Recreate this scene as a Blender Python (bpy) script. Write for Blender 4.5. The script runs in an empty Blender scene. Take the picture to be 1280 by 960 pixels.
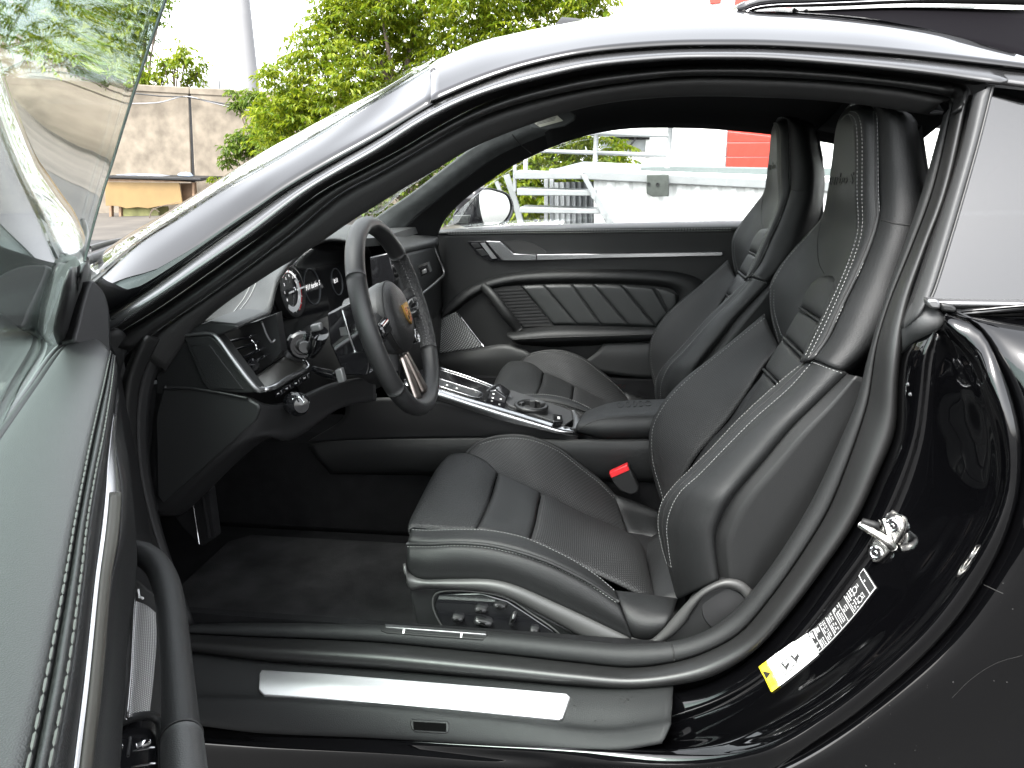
import bpy, bmesh, math, random
from mathutils import Vector, Matrix, noise
from mathutils.bvhtree import BVHTree
from math import radians, sin, cos, tan, pi, sqrt, atan2
random.seed(7)
SC = bpy.context.scene
COL = SC.collection
# ------------------------------------------------------------------ camera
CAM = Vector((0, -1.72, 1.10)); YAW, PITCH, ROLL, FPX = 10.5, 16.5, 2.0, 1000.0
_y, _p, _r = radians(YAW), radians(PITCH), radians(ROLL)
CF = Vector((-sin(_y)*cos(_p), cos(_y)*cos(_p), -sin(_p)))
_R = Vector((cos(_y), sin(_y), 0)); _U = _R.cross(CF)
CR = cos(_r)*_R - sin(_r)*_U; CU = cos(_r)*_U + sin(_r)*_R
cam = bpy.data.cameras.new('camera'); camo = bpy.data.objects.new('camera', cam); COL.objects.link(camo)
m = Matrix((CR, CU, -CF)).transposed().to_4x4(); m.translation = CAM
camo.matrix_world = m
cam.sensor_width = 36; cam.lens = FPX/1280*36; cam.clip_start = .02; cam.clip_end = 600
SC.camera = camo
# ------------------------------------------------------------------ light: bright overcast day
W = bpy.data.worlds.new('World'); SC.world = W; W.use_nodes = True
nt = W.node_tree; bg = nt.nodes['Background']
SUN_EL, SUN_ROT = radians(58), radians(205)
sky = nt.nodes.new('ShaderNodeTexSky'); sky.sky_type = 'NISHITA'; sky.sun_disc = False
sky.sun_elevation = SUN_EL; sky.sun_rotation = SUN_ROT; sky.dust_density = 3.0; sky.air_density = 1.0
hs = nt.nodes.new('ShaderNodeHueSaturation'); hs.inputs['Saturation'].default_value = .16
nt.links.new(sky.outputs[0], hs.inputs['Color']); nt.links.new(hs.outputs[0], bg.inputs['Color'])
bg.inputs['Strength'].default_value = .15
sl = bpy.data.lights.new('sun', 'SUN'); sl.energy = 1.0; sl.angle = radians(25); sl.color = (1, .97, .92)
so = bpy.data.objects.new('sun', sl); COL.objects.link(so)
sd = Vector((sin(SUN_ROT)*cos(SUN_EL), cos(SUN_ROT)*cos(SUN_EL), sin(SUN_EL)))
so.rotation_euler = sd.to_track_quat('Z', 'Y').to_euler()
SC.view_settings.view_transform = 'Standard'; SC.view_settings.look = 'None'
SC.view_settings.exposure = 2.9; SC.view_settings.gamma = 1
# ------------------------------------------------------------------ pixel -> place helpers
def ray(px, py): return CF + CR*((px-640)/FPX) - CU*((py-480)/FPX)
def P(px, py, Y):
    d = ray(px, py); return CAM + d*((Y-CAM.y)/d.y)
def PZ(px, py, Z):
    d = ray(px, py); return CAM + d*((Z-CAM.z)/d.z)
def PX(px, py, X):
    d = ray(px, py); return CAM + d*((X-CAM.x)/d.x)
def PP(px, py, o, n):
    d = ray(px, py); return CAM + d*((o-CAM).dot(n)/d.dot(n))
def V(p):
    if isinstance(p, Vector): return p.copy()
    return P(*p)
def lerp(a, b, t): return a + (b-a)*t
def interp(x, xs, ys):
    if x <= xs[0]: return ys[0]
    for i in range(len(xs)-1):
        if x <= xs[i+1]: return ys[i] + (ys[i+1]-ys[i])*(x-xs[i])/(xs[i+1]-xs[i])
    return ys[-1]
def cr(pts, n, closed=False):
    """resample a polyline by Catmull-Rom to n points, even in length"""
    pts = [V(p) for p in pts]
    k = len(pts)
    if k == 1: return [pts[0].copy() for _ in range(n)]
    if k == 2 and not closed: return [pts[0].lerp(pts[1], i/(n-1)) for i in range(n)]
    dense = []
    segs = k if closed else k-1
    for i in range(segs):
        p1 = pts[i]; p2 = pts[(i+1) % k]
        p0 = pts[i-1] if (i > 0 or closed) else p1*2-p2
        p3 = pts[(i+2) % k] if (closed or i+2 < k) else p2*2-p1
        # centripetal parametrisation keeps uneven control points from looping
        d1 = max((p1-p0).length, 1e-6)**.5; d2 = max((p2-p1).length, 1e-6)**.5; d3 = max((p3-p2).length, 1e-6)**.5
        m1 = (p1-p0)/d1 - (p2-p0)/(d1+d2) + (p2-p1)/d2
        m2 = (p2-p1)/d2 - (p3-p1)/(d2+d3) + (p3-p2)/d3
        m1 *= d2; m2 *= d2
        for j in range(12):
            t = j/12; t2 = t*t; t3 = t2*t
            dense.append(p1*(2*t3-3*t2+1) + m1*(t3-2*t2+t) + p2*(-2*t3+3*t2) + m2*(t3-t2))
    dense.append(pts[0].copy() if closed else pts[-1].copy())
    L = [0]
    for i in range(1, len(dense)): L.append(L[-1] + (dense[i]-dense[i-1]).length)
    out = []; j = 0; cnt = n if closed else n-1
    for i in range(n):
        s = L[-1]*i/cnt
        while j < len(L)-2 and L[j+1] < s: j += 1
        out.append(dense[j].lerp(dense[j+1], (s-L[j])/max(L[j+1]-L[j], 1e-9)))
    return out
def mirror(pts): return [Vector((p.x, -p.y, p.z)) for p in pts]
# ------------------------------------------------------------------ object helpers
def tag(o, label=None, cat=None, group=None, kind=None):
    if label: o['label'] = label
    if cat: o['category'] = cat
    if group: o['group'] = group
    if kind: o['kind'] = kind
    return o
def empty(name, loc=(0, 0, 0)):
    o = bpy.data.objects.new(name, None); COL.objects.link(o); o.location = loc; o.empty_display_size = .1
    return o
def obj(name, verts, faces, mat, parent=None, smooth=True, solid=0, off=-1, uv=None):
    me = bpy.data.meshes.new(name); me.from_pydata([tuple(v) for v in verts], [], faces); me.update()
    if uv:
        l = me.uv_layers.new(name='UVMap')
        for lp in me.loops: l.data[lp.index].uv = uv[lp.vertex_index]
    for p in me.polygons: p.use_smooth = smooth
    me.materials.append(mat)
    o = bpy.data.objects.new(name, me); COL.objects.link(o)
    if parent:
        o.parent = parent
        T = parent.location.copy() if parent.parent is None else Vector((0, 0, 0))
        if T.length > 0: o.matrix_parent_inverse = Matrix.Translation(-T)
    if solid:
        md = o.modifiers.new('thickness', 'SOLIDIFY'); md.thickness = solid; md.offset = off; md.use_even_offset = False
    return o
def from_bm(name, bm, mat, parent=None, smooth=False, solid=0):
    me = bpy.data.meshes.new(name); bmesh.ops.recalc_face_normals(bm, faces=bm.faces)
    vs = [v.co.copy() for v in bm.verts]; bm.verts.index_update()
    fs = [[v.index for v in f.verts] for f in bm.faces]; bm.free()
    return obj(name, vs, fs, mat, parent, smooth, solid)
def faces_grid(nu, nv, cu=False, cv=False):
    f = []
    for i in range(nu if cu else nu-1):
        for j in range(nv if cv else nv-1):
            a = i*nv+j; b = ((i+1) % nu)*nv+j; c = ((i+1) % nu)*nv+(j+1) % nv; d = i*nv+(j+1) % nv
            f.append((a, b, c, d))
    return f
def normals(G, nu, nv):
    N = []
    for i in range(nu):
        for j in range(nv):
            a = G[min(i+1, nu-1)*nv+j]-G[max(i-1, 0)*nv+j]
            b = G[i*nv+min(j+1, nv-1)]-G[i*nv+max(j-1, 0)]
            n = a.cross(b)
            N.append(n.normalized() if n.length > 1e-12 else Vector((0, 0, 0)))
    return N
def netgrid(rows, nu, nv):
    R = [cr(r, nv) for r in rows]
    cols = [cr([R[i][j] for i in range(len(R))], nu) for j in range(nv)]
    return [cols[j][i] for i in range(nu) for j in range(nv)]
def lingrid(rows, nu, nv):
    """like netgrid, but straight between rows: keeps creases where rows meet; nu points per strip"""
    R = [cr(r, nv) for r in rows]; out = []
    for k in range(len(R)-1):
        for i in range(nu if k < len(R)-2 else nu+1):
            out.append([R[k][j].lerp(R[k+1][j], i/nu) for j in range(nv)])
    return [p for r in out for p in r], len(out)
def outward(G, nu, nv, ref=None):
    N = normals(G, nu, nv); s = sum(n.dot((ref or CAM)-p) for n, p in zip(N, G))
    return N, (1 if s >= 0 else -1)
def prof(t, k): return 1-abs(2*t-1)**k
def patch(name, rows, mat, parent=None, nu=20, nv=28, puff=0., k=5., pin=(1, 1, 1, 1), solid=.004, fn=None, straight=False, flip=False):
    """grid surface through rows of points; puff pads it out towards the viewer's side, pinned at its four edges"""
    if straight: G, nu = lingrid(rows, nu, nv)
    else: G = netgrid(rows, nu, nv)
    N, s = outward(G, nu, nv)
    if flip: s = -s
    out = []
    for i in range(nu):
        for j in range(nv):
            u, v = i/(nu-1), j/(nv-1); q = i*nv+j
            wu = 1-(abs(2*u-1)**k if (u < .5 and pin[0]) or (u >= .5 and pin[1]) else 0)
            wv = 1-(abs(2*v-1)**k if (v < .5 and pin[2]) or (v >= .5 and pin[3]) else 0)
            h = puff*sqrt(max(wu*wv, 0))
            if fn: h += fn(u, v)
            out.append(G[q]+N[q]*(s*h))
    F = faces_grid(nu, nv)
    if s < 0: F = [tuple(reversed(f)) for f in F]
    uv = [(j/(nv-1), i/(nu-1)) for i in range(nu) for j in range(nv)]
    return obj(name, out, F, mat, parent, True, solid, uv=uv)
def tube(name, pts, r, mat, parent=None, n=10, m=40, closed=False, caps=True, squash=1., up=None, bmv=None, resample=True):
    """round bar along a path; r number or list"""
    Q = cr(pts, m, closed) if resample else [V(p) for p in pts]
    m = len(Q); verts = []; faces = []
    rs = r if isinstance(r, (list, tuple)) else [r]
    prev = None
    for i in range(m):
        if closed: t = (Q[(i+1) % m]-Q[i-1])
        else: t = Q[min(i+1, m-1)]-Q[max(i-1, 0)]
        t.normalize()
        if prev is None:
            a = Vector(up) if up else (Vector((0, 0, 1)) if abs(t.z) < .9 else Vector((1, 0, 0)))
        else: a = prev
        x = (a-t*a.dot(t)).normalized(); y = t.cross(x); prev = x
        rr = interp(i/(m-1), [q/(max(len(rs)-1, 1)) for q in range(len(rs))], rs)
        for q in range(n):
            an = 2*pi*q/n
            verts.append(Q[i]+x*(cos(an)*rr)+y*(sin(an)*rr*squash))
    faces = faces_grid(m, n, closed, True)
    if caps and not closed:
        faces.append(tuple(reversed(range(n)))); faces.append(tuple(range((m-1)*n, m*n)))
    if name is None: return verts, faces
    return obj(name, verts, faces, mat, parent, True)
def joined(name, chunks, mat, parent=None, smooth=True, solid=0):
    Vs = []; Fs = []
    for v, f in chunks:
        b = len(Vs); Vs += v; Fs += [tuple(b+i for i in q) for q in f]
    return obj(name, Vs, Fs, mat, parent, smooth, solid)
def boxc(c, ax, ay, az):
    """box chunk: centre and three half-axis vectors"""
    c = Vector(c); ax, ay, az = Vector(ax), Vector(ay), Vector(az)
    v = [c+ax*i+ay*j+az*k for i in (-1, 1) for j in (-1, 1) for k in (-1, 1)]
    f = [(0, 1, 3, 2), (4, 6, 7, 5), (0, 4, 5, 1), (2, 3, 7, 6), (0, 2, 6, 4), (1, 5, 7, 3)]
    if ax.cross(ay).dot(az) < 0: f = [tuple(reversed(q)) for q in f]
    return v, f
def box(name, c, ax, ay, az, mat, parent=None, bevel=0):
    v, f = boxc(c, ax, ay, az); o = obj(name, v, f, mat, parent, False)
    if bevel: bev(o, bevel)
    return o
def abox(name, x0, x1, y0, y1, z0, z1, mat, parent=None, bevel=0):
    return box(name, ((x0+x1)/2, (y0+y1)/2, (z0+z1)/2), ((x1-x0)/2, 0, 0), (0, (y1-y0)/2, 0), (0, 0, (z1-z0)/2), mat, parent, bevel)
def bev(o, w, seg=2, ang=35):
    md = o.modifiers.new('bevel', 'BEVEL'); md.width = w; md.segments = seg; md.limit_method = 'ANGLE'; md.angle_limit = radians(ang)
    md.harden_normals = False
    for p in o.data.polygons: p.use_smooth = True
    try: o.data.set_sharp_from_angle(angle=radians(40))
    except Exception: pass
    return o
def plate(name, pts, n, th, mat, parent=None, bevel=0, smoothn=0, back=None):
    """flat piece: outline points (already in place) extruded by th away from the viewer along n"""
    pts = [V(p) for p in pts]
    if smoothn: pts = cr(pts, smoothn, True)
    n = Vector(n).normalized()
    c = sum(pts, Vector())/len(pts)
    if n.dot(CAM-c) < 0: n = -n
    k = len(pts); vs = pts+[p-n*th for p in pts]
    area = Vector()
    for i in range(k): area += (pts[i]-c).cross(pts[(i+1) % k]-c)
    fr = list(range(k))
    if area.dot(n) < 0: fr = fr[::-1]
    fs = [tuple(fr), tuple(q+k for q in reversed(fr))]
    for i in range(k):
        a, b = fr[i], fr[(i+1) % k]; fs.append((b, a, a+k, b+k))
    o = obj(name, vs, fs, mat, parent, False)
    if bevel: bev(o, bevel)
    return o
def pplate(name, px, Y, th, mat, parent=None, **k):
    return plate(name, [P(a, b, Y) for a, b in px], (0, -1, 0), th, mat, parent, **k)
def bvh(*objs):
    vs = []; fs = []
    for o in objs:
        b = len(vs); vs += [v.co.copy() for v in o.data.vertices]; fs += [[b+i for i in p.vertices] for p in o.data.polygons]
    return BVHTree.FromPolygons(vs, fs)
def hit(tree, px, py, lift=.0):
    d = ray(px, py).normalized(); h = tree.ray_cast(CAM, d)
    if h[0] is None:
        return None
    n = h[1]
    if n.dot(d) > 0: n = -n
    return h[0]+n*lift
def hits(tree, pts, lift=.001, n=None):
    """drop a pixel polyline on a surface"""
    if n is None: n = len(pts)*8
    q = cr([Vector((a, b, 0)) for a, b in pts], n)
    r = [hit(tree, p.x, p.y, lift) for p in q]
    return [p for p in r if p is not None]
def stitch_chunks(path, dash=.0042, gap=.0022, r=.0007):
    """thread: a row of small elongated stitches along a path"""
    L = 0; ch = []
    ds = [0]
    for i in range(1, len(path)): ds.append(ds[-1]+(path[i]-path[i-1]).length)
    s = 0; j = 0
    while s+dash < ds[-1]:
        def at(x):
            k = 0
            lo, hi = 0, len(ds)-1
            while hi-lo > 1:
                mid = (lo+hi)//2
                if ds[mid] <= x: lo = mid
                else: hi = mid
            return path[lo].lerp(path[hi], (x-ds[lo])/max(ds[hi]-ds[lo], 1e-9))
        a, b = at(s), at(s+dash); t = (b-a)
        if t.length > 1e-6:
            h = t*.5; t = t.normalized()
            x = t.cross(Vector((.3, .5, .8))).normalized()*r; y = t.cross(x).normalized()*r
            c = (a+b)/2
            vs = [c-h]+[c-h*.6+x, c-h*.6+y, c-h*.6-x, c-h*.6-y]+[c+h*.6+x, c+h*.6+y, c+h*.6-x, c+h*.6-y]+[c+h]
            f = [(0, 2, 1), (0, 3, 2), (0, 4, 3), (0, 1, 4), (1, 2, 6, 5), (2, 3, 7, 6), (3, 4, 8, 7), (4, 1, 5, 8), (5, 6, 9), (6, 7, 9), (7, 8, 9), (8, 5, 9)]
            ch.append((vs, f))
        s += dash+gap
    return ch
def text(name, s, o, right, up, size, mat, parent=None, depth=.0004, shear=0, font_bold=False, align='CENTER'):
    cu = bpy.data.curves.new(name, 'FONT'); cu.body = s; cu.size = size; cu.extrude = depth/2; cu.align_x = align; cu.align_y = 'CENTER'
    cu.shear = shear; cu.resolution_u = 2
    t = bpy.data.objects.new(name, cu); COL.objects.link(t)
    dg = bpy.context.evaluated_depsgraph_get(); me = bpy.data.meshes.new_from_object(t.evaluated_get(dg))
    bpy.data.objects.remove(t); bpy.data.curves.remove(cu)
    right = Vector(right); n = right.cross(Vector(up)).normalized(); up2 = Vector(up)
    vs = [Vector(o)+right.normalized()*v.co.x+up2.normalized()*v.co.y+n*v.co.z for v in me.vertices]
    fs = [tuple(p.vertices) for p in me.polygons]; bpy.data.meshes.remove(me)
    return obj(name, vs, fs, mat, parent, False)
def lathe(name, o, axis, prof_, mat, parent=None, n=28, smooth=True):
    """turned piece: list of (radius, height along axis)"""
    o = Vector(o); a = Vector(axis).normalized(); x = a.orthogonal().normalized(); y = a.cross(x)
    vs = []
    for r, h in prof_:
        for q in range(n):
            t = 2*pi*q/n; vs.append(o+a*h+x*(cos(t)*r)+y*(sin(t)*r))
    fs = faces_grid(len(prof_), n, False, True)
    fs.append(tuple(reversed(range(n)))); fs.append(tuple(range((len(prof_)-1)*n, len(prof_)*n)))
    ob = obj(name, vs, fs, mat, parent, smooth)
    bm = bmesh.new(); bm.from_mesh(ob.data); bmesh.ops.recalc_face_normals(bm, faces=bm.faces); bm.to_mesh(ob.data); bm.free()
    try: ob.data.set_sharp_from_angle(angle=radians(35))
    except Exception: pass
    return ob
# ------------------------------------------------------------------ materials
def mat(name, col, rough=.5, metal=0, coat=0, bump=0, bscale=200, bkind='noise', var=0, vscale=8, spec=.5, detail=4, coatr=.03, aniso=0, ior=0):
    m = bpy.data.materials.new(name); m.use_nodes = True; t = m.node_tree; b = t.nodes['Principled BSDF']
    b.inputs['Base Color'].default_value = (*col, 1); b.inputs['Roughness'].default_value = rough; b.inputs['Metallic'].default_value = metal
    b.inputs['Coat Weight'].default_value = coat; b.inputs['Coat Roughness'].default_value = coatr
    b.inputs['Specular IOR Level'].default_value = spec
    if ior: b.inputs['IOR'].default_value = ior
    if aniso: b.inputs['Anisotropic'].default_value = aniso
    tc = t.nodes.new('ShaderNodeTexCoord')
    if bump:
        if bkind == 'noise':
            tx = t.nodes.new('ShaderNodeTexNoise'); tx.inputs['Scale'].default_value = bscale; tx.inputs['Detail'].default_value = detail; out = tx.outputs['Fac']
        elif bkind == 'leather':
            tx = t.nodes.new('ShaderNodeTexVoronoi'); tx.inputs['Scale'].default_value = bscale; out = tx.outputs['Distance']
        t.links.new(tc.outputs['Object'], tx.inputs['Vector'])
        bp = t.nodes.new('ShaderNodeBump'); bp.inputs['Strength'].default_value = bump; bp.inputs['Distance'].default_value = .001
        t.links.new(out, bp.inputs['Height']); t.links.new(bp.outputs[0], b.inputs['Normal'])
    if var:
        nz = t.nodes.new('ShaderNodeTexNoise'); nz.inputs['Scale'].default_value = vscale; nz.inputs['Detail'].default_value = 6
        t.links.new(tc.outputs['Object'], nz.inputs['Vector'])
        mx = t.nodes.new('ShaderNodeMix'); mx.data_type = 'RGBA'
        mx.inputs['A'].default_value = (*[c*(1-var) for c in col], 1); mx.inputs['B'].default_value = (*[min(c*(1+var), 1) for c in col], 1)
        mr = t.nodes.new('ShaderNodeMapRange'); mr.inputs['From Min'].default_value = .3; mr.inputs['From Max'].default_value = .7
        t.links.new(nz.outputs['Fac'], mr.inputs['Value']); t.links.new(mr.outputs[0], mx.inputs['Factor'])
        t.links.new(mx.outputs['Result'], b.inputs['Base Color'])
    return m
def glass_mat(name, tint, f0=.06, rough=0.0, ex=5):
    """thin pane: tinted see-through plus mirror reflection that grows towards grazing angles"""
    m = bpy.data.materials.new(name); m.use_nodes = True; t = m.node_tree; t.nodes.clear()
    o = t.nodes.new('ShaderNodeOutputMaterial'); tr = t.nodes.new('ShaderNodeBsdfTransparent'); tr.inputs[0].default_value = (*tint, 1)
    gl = t.nodes.new('ShaderNodeBsdfGlossy'); gl.inputs['Roughness'].default_value = rough; gl.inputs[0].default_value = (1, 1, 1, 1)
    lw = t.nodes.new('ShaderNodeLayerWeight'); lw.inputs['Blend'].default_value = .5
    pw = t.nodes.new('ShaderNodeMath'); pw.operation = 'POWER'; pw.inputs[1].default_value = ex
    ma = t.nodes.new('ShaderNodeMath'); ma.operation = 'MULTIPLY_ADD'; ma.inputs[1].default_value = 1-f0; ma.inputs[2].default_value = f0
    mx = t.nodes.new('ShaderNodeMixShader')
    t.links.new(lw.outputs['Facing'], pw.inputs[0]); t.links.new(pw.outputs[0], ma.inputs[0]); t.links.new(ma.outputs[0], mx.inputs[0])
    t.links.new(tr.outputs[0], mx.inputs[1]); t.links.new(gl.outputs[0], mx.inputs[2]); t.links.new(mx.outputs[0], o.inputs[0])
    return m
def weave_mat(name, c1, c2, sx, sy, rough=.6, bump=.5, hole=.35, uvmode=True, metal=0):
    """perforated / woven sheet: little holes in staggered rows over UV"""
    m = bpy.data.materials.new(name); m.use_nodes = True; t = m.node_tree; b = t.nodes['Principled BSDF']
    b.inputs['Roughness'].default_value = rough; b.inputs['Metallic'].default_value = metal
    tc = t.nodes.new('ShaderNodeTexCoord'); mp = t.nodes.new('ShaderNodeMapping'); mp.inputs['Scale'].default_value = (sx, sy, 1)
    t.links.new(tc.outputs['UV'], mp.inputs['Vector'])
    vo = t.nodes.new('ShaderNodeTexBrick'); vo.offset = .5; vo.inputs['Scale'].default_value = 1; vo.inputs['Mortar Size'].default_value = hole
    vo.inputs['Brick Width'].default_value = 1; vo.inputs['Row Height'].default_value = 1; vo.inputs['Mortar Smooth'].default_value = .6
    vo.inputs['Color1'].default_value = (*c2, 1); vo.inputs['Color2'].default_value = (*c2, 1); vo.inputs['Mortar'].default_value = (*c1, 1)
    t.links.new(mp.outputs[0], vo.inputs['Vector']); t.links.new(vo.outputs['Color'], b.inputs['Base Color'])
    bp = t.nodes.new('ShaderNodeBump'); bp.inputs['Strength'].default_value = bump; bp.inputs['Distance'].default_value = .0006
    t.links.new(vo.outputs['Fac'], bp.inputs['Height']); t.links.new(bp.outputs[0], b.inputs['Normal'])
    return m
M = {}
M['paint'] = mat('black_paint', (.0010, .0010, .0012), .03, ior=1.56)
M['rubber'] = mat('black_rubber', (.009, .009, .009), .45, bump=.1, bscale=700)
M['gap'] = mat('gap_rubber', (.004, .004, .004), .65)
M['trim'] = mat('trim_plastic', (.0085, .0088, .009), .55, bump=.35, bscale=900, spec=.38)
M['sill'] = mat('sill_plastic', (.0105, .011, .0112), .58, bump=.6, bscale=1100, spec=.34)
M['fabric'] = mat('headliner_fabric', (.010, .0104, .0108), .95, bump=.4, bscale=900, spec=.15)
M['suede'] = mat('suede_trim', (.075, .080, .080), .95, bump=.5, bscale=500, var=.18, vscale=40, spec=.15)
M['leather'] = mat('black_leather', (.0092, .0096, .0099), .50, bump=.35, bscale=900, bkind='leather', spec=.34)
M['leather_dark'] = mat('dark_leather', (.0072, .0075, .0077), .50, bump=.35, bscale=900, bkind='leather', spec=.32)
M['leather_grain'] = mat('coarse_grain_leather', (.0098, .0103, .0106), .5, bump=1.0, bscale=420, bkind='leather', spec=.34)
M['thread'] = mat('pale_thread', (.21, .215, .21), .7)
M['thread_dark'] = mat('grey_thread', (.13, .13, .13), .7)
M['plastic'] = mat('black_plastic', (.0075, .0075, .008), .48, bump=.25, bscale=900)
M['gloss'] = mat('gloss_black', (.008, .008, .009), .06, coat=.5)
M['silver'] = mat('satin_silver', (.50, .50, .51), .26, 1.0)
M['greymetal'] = mat('titanium_grey_trim', (.24, .24, .243), .45, 1.0)
M['satin'] = mat('satin_grey_trim', (.055, .055, .054), .5, .35)
M['chrome'] = mat('bright_metal', (.8, .8, .8), .12, 1.0)
M['alu'] = mat('brushed_aluminium', (.86, .86, .87), .5, 1.0, bump=.1, bscale=300, aniso=.5)
M['carpet'] = mat('carpet', (.007, .007, .0075), .95, bump=1.0, bscale=600, var=.25, vscale=30, spec=.1)
M['mat'] = mat('floor_mat', (.019, .019, .0195), .95, bump=1.0, bscale=500, var=.35, vscale=14, spec=.1)
M['mesh'] = weave_mat('perforated_leather', (.004, .004, .0043), (.0215, .0222, .0226), 48, 62, .6, 1.0, .34)
M['grille'] = weave_mat('speaker_mesh', (.02, .02, .02), (.34, .35, .35), 15, 30, .4, 1.0, .34)
M['glass'] = glass_mat('clear_glass', (.96, .98, .97))
M['glass_green'] = glass_mat('door_glass', (.84, .92, .89), .08, ex=3.6)
M['glass_dark'] = glass_mat('privacy_glass', (.10, .107, .11), .080)
M['red'] = mat('red_plastic', (.55, .02, .025), .4)
M['white'] = mat('white_label', (.80, .80, .79), .4)
M['yellow'] = mat('yellow_label', (.75, .60, .03), .4)
M['hole'] = mat('lightless_black', (.003, .003, .003), 1.0, spec=.0)  # sheenless black; on the sill slot it paints the shade of a recess
M['black'] = mat('print_black', (.012, .012, .012), .5)
M['orange'] = mat('gold_enamel', (.60, .25, .05), .35, .4)
# ================================================================== the car
car = empty('sports_car')
tag(car, 'glossy black sports coupe with its driver door open onto a black leather cabin', 'car')
def Ya(px): return interp(px, [60, 140, 320, 480, 640, 840, 1000, 1210, 1280], [-.76, -.745, -.70, -.66, -.635, -.61, -.605, -.615, -.63])
def rail(pts, dy): return [(a, b, Ya(a)+dy) for a, b in pts]
K1 = [(100, 412), (140, 389), (200, 349), (260, 306), (320, 264), (355, 239), (410, 206), (470, 172), (540, 129), (590, 107), (640, 89), (690, 76), (740, 67), (830, 59.5), (900, 58.3), (960, 59), (1035, 63), (1110, 69), (1180, 76), (1250, 84), (1300, 90)]
K1b = [(100, 417), (140, 394), (200, 354), (260, 310.5), (320, 268), (355, 243), (410, 209.5), (470, 175.5), (540, 132.5), (590, 110), (640, 91.5), (690, 78.5), (740, 69.5), (830, 62), (900, 60.8), (960, 61.5), (1035, 65.5), (1110, 71.5), (1180, 78.5), (1250, 87), (1300, 93)]
K2 = [(100, 436), (140, 412), (200, 373), (260, 331), (320, 290), (387, 239), (430, 213), (480, 185), (525, 156), (570, 132), (605, 118), (640, 107), (690, 94.5), (740, 84), (840, 74.5), (900, 73.5), (960, 74.5), (1035, 80), (1110, 87), (1160, 93), (1210, 100), (1244, 105)]
K3 = [(135, 424), (200, 384), (260, 342), (320, 299), (402, 239), (450, 213), (500, 187), (545, 160), (590, 136), (640, 116), (690, 103), (740, 92), (840, 82), (900, 80.5), (960, 81), (1035, 86), (1110, 94), (1150, 98), (1195, 102.5)]
W = [(104, 362), (122, 349), (175, 302), (225, 270), (275, 238), (330, 207), (400, 166), (470, 124), (515, 96), (541, 81)]
SW = [(112, 333), (150, 305), (200, 275), (252, 243), (320, 200), (380, 167), (430, 140), (495, 105), (540, 80)]
SR = [(540, 80), (595, 57), (640, 46), (690, 36), (745, 27), (830, 21), (925, 18), (1010, 20), (1100, 26), (1190, 36), (1300, 54)]
# --- painted A-pillar and roof side
def yW(px): return interp(px, [100, 280, 480, 540], [-.665, -.625, -.53, -.436])
def ySw(px): return interp(px, [100, 280, 540], [-.56, -.53, -.43])
Wp = [P(a, b, yW(a)) for a, b in W]
patch('a_pillar', [rail(K1[:9], 0), rail([(a-1.5, b-3) for a, b in K1[:9]], .0), [(a+(c-a)*.5, b+(d-b)*.5-3, (Ya(a)+yW(c))*.5-.012-(.013 if a > 500 else 0)) for (a, b), (c, d) in zip(K1[:9], [W[0], W[1], W[2], W[3], W[4], W[5], W[6], W[8], W[9]])], Wp], M['paint'], car, nu=14, nv=60)
def yS(px): return interp(px, [540, 900, 1300], [-.43, -.40, -.42])
roofS = [P(a, b, yS(a)) for a, b in SR]
RM = [(540+(a-540)*1.0, b) for a, b in [(540, 98), (595, 78), (640, 66), (690, 55), (745, 46), (830, 39), (925, 37), (1010, 40), (1100, 46), (1190, 57), (1300, 72)]]
rc = [Vector((p.x-.00, 0, p.z+.025)) for p in roofS]
roof = patch('roof', [rail(K1[8:], 0), [(a, b, (Ya(a)+yS(a))*.5-.025) for a, b in RM], roofS, [Vector((p.x, -.2, p.z+.022)) for p in roofS], rc, [Vector((p.x, .2, p.z+.022)) for p in roofS], mirror(roofS), mirror([P(a, b, Ya(a)) for a, b in K1[8:]])], M['paint'], car, nu=60, nv=60)
# --- windscreen: from the near pillar over the middle to the far pillar
Sp = [P(a, b, ySw(a)) for a, b in SW]
mid = [Vector((p.x-.085, -.25, p.z+.010)) for p in Sp]; mid0 = [Vector((p.x-.105, 0, p.z+.012)) for p in Sp]
wind = patch('windscreen', [Wp, Sp, mid, mid0, mirror(mid), mirror(Sp), mirror(Wp)], M['glass'], car, nu=48, nv=40, solid=.005)
# far A-pillar outside, mirrored
# --- bright drip strip over the door, then the dark rebate and the bulb seal
def off(pts, dy): return rail(pts, dy)
patch('gap_strip', [rail(K1, .012), rail(K1b, .012)], M['gap'], car, nu=2, nv=90)
def mid_rail(A, B, t, dy, n=40):
    a = cr([(x, y, Ya(x)) for x, y in A], n); b = cr([(x, y, Ya(x)) for x, y in B], n)
    return [p.lerp(q, t)+Vector((0, dy, 0)) for p, q in zip(a, b)]
K1c = K1b[:20]+[(1250, 87)]
patch('drip_strip', [rail(K1b[:20], .002), mid_rail(K1b[:20], K2, .15, -.008), mid_rail(K1b[:20], K2, .5, -.020), mid_rail(K1b[:20], K2, .9, -.036), rail(K2, -.038), rail(K2, -.008)], mat('strip_paint', (.014, .014, .0145), .22, ior=1.8), car, nu=8, nv=90)
patch('drip_strip', [[(1252, 88, -.622), (1300, 94, -.632)], [(1251, 92, -.630), (1300, 98, -.640)], [(1249, 99, -.640), (1300, 106, -.650)], [(1247, 104, -.644), (1300, 111, -.654)], [(1246.5, 106, -.63), (1300, 113, -.64)]], bpy.data.materials['strip_paint'], car, nu=6, nv=6)
patch('rebate', [rail(K2, .006), mid_rail(K2, K3, .4, .028), rail(K3, .035)], M['gap'], car, nu=5, nv=90)
K4 = [(155, 444), (200, 410), (260, 369), (320, 325), (365, 290), (420, 244), (470, 217), (520, 188), (560, 165), (600, 146), (640, 132), (690, 119), (740, 109), (840, 96), (900, 94.5), (960, 96), (1035, 100), (1110, 107), (1150, 113), (1192, 122)]
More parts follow.
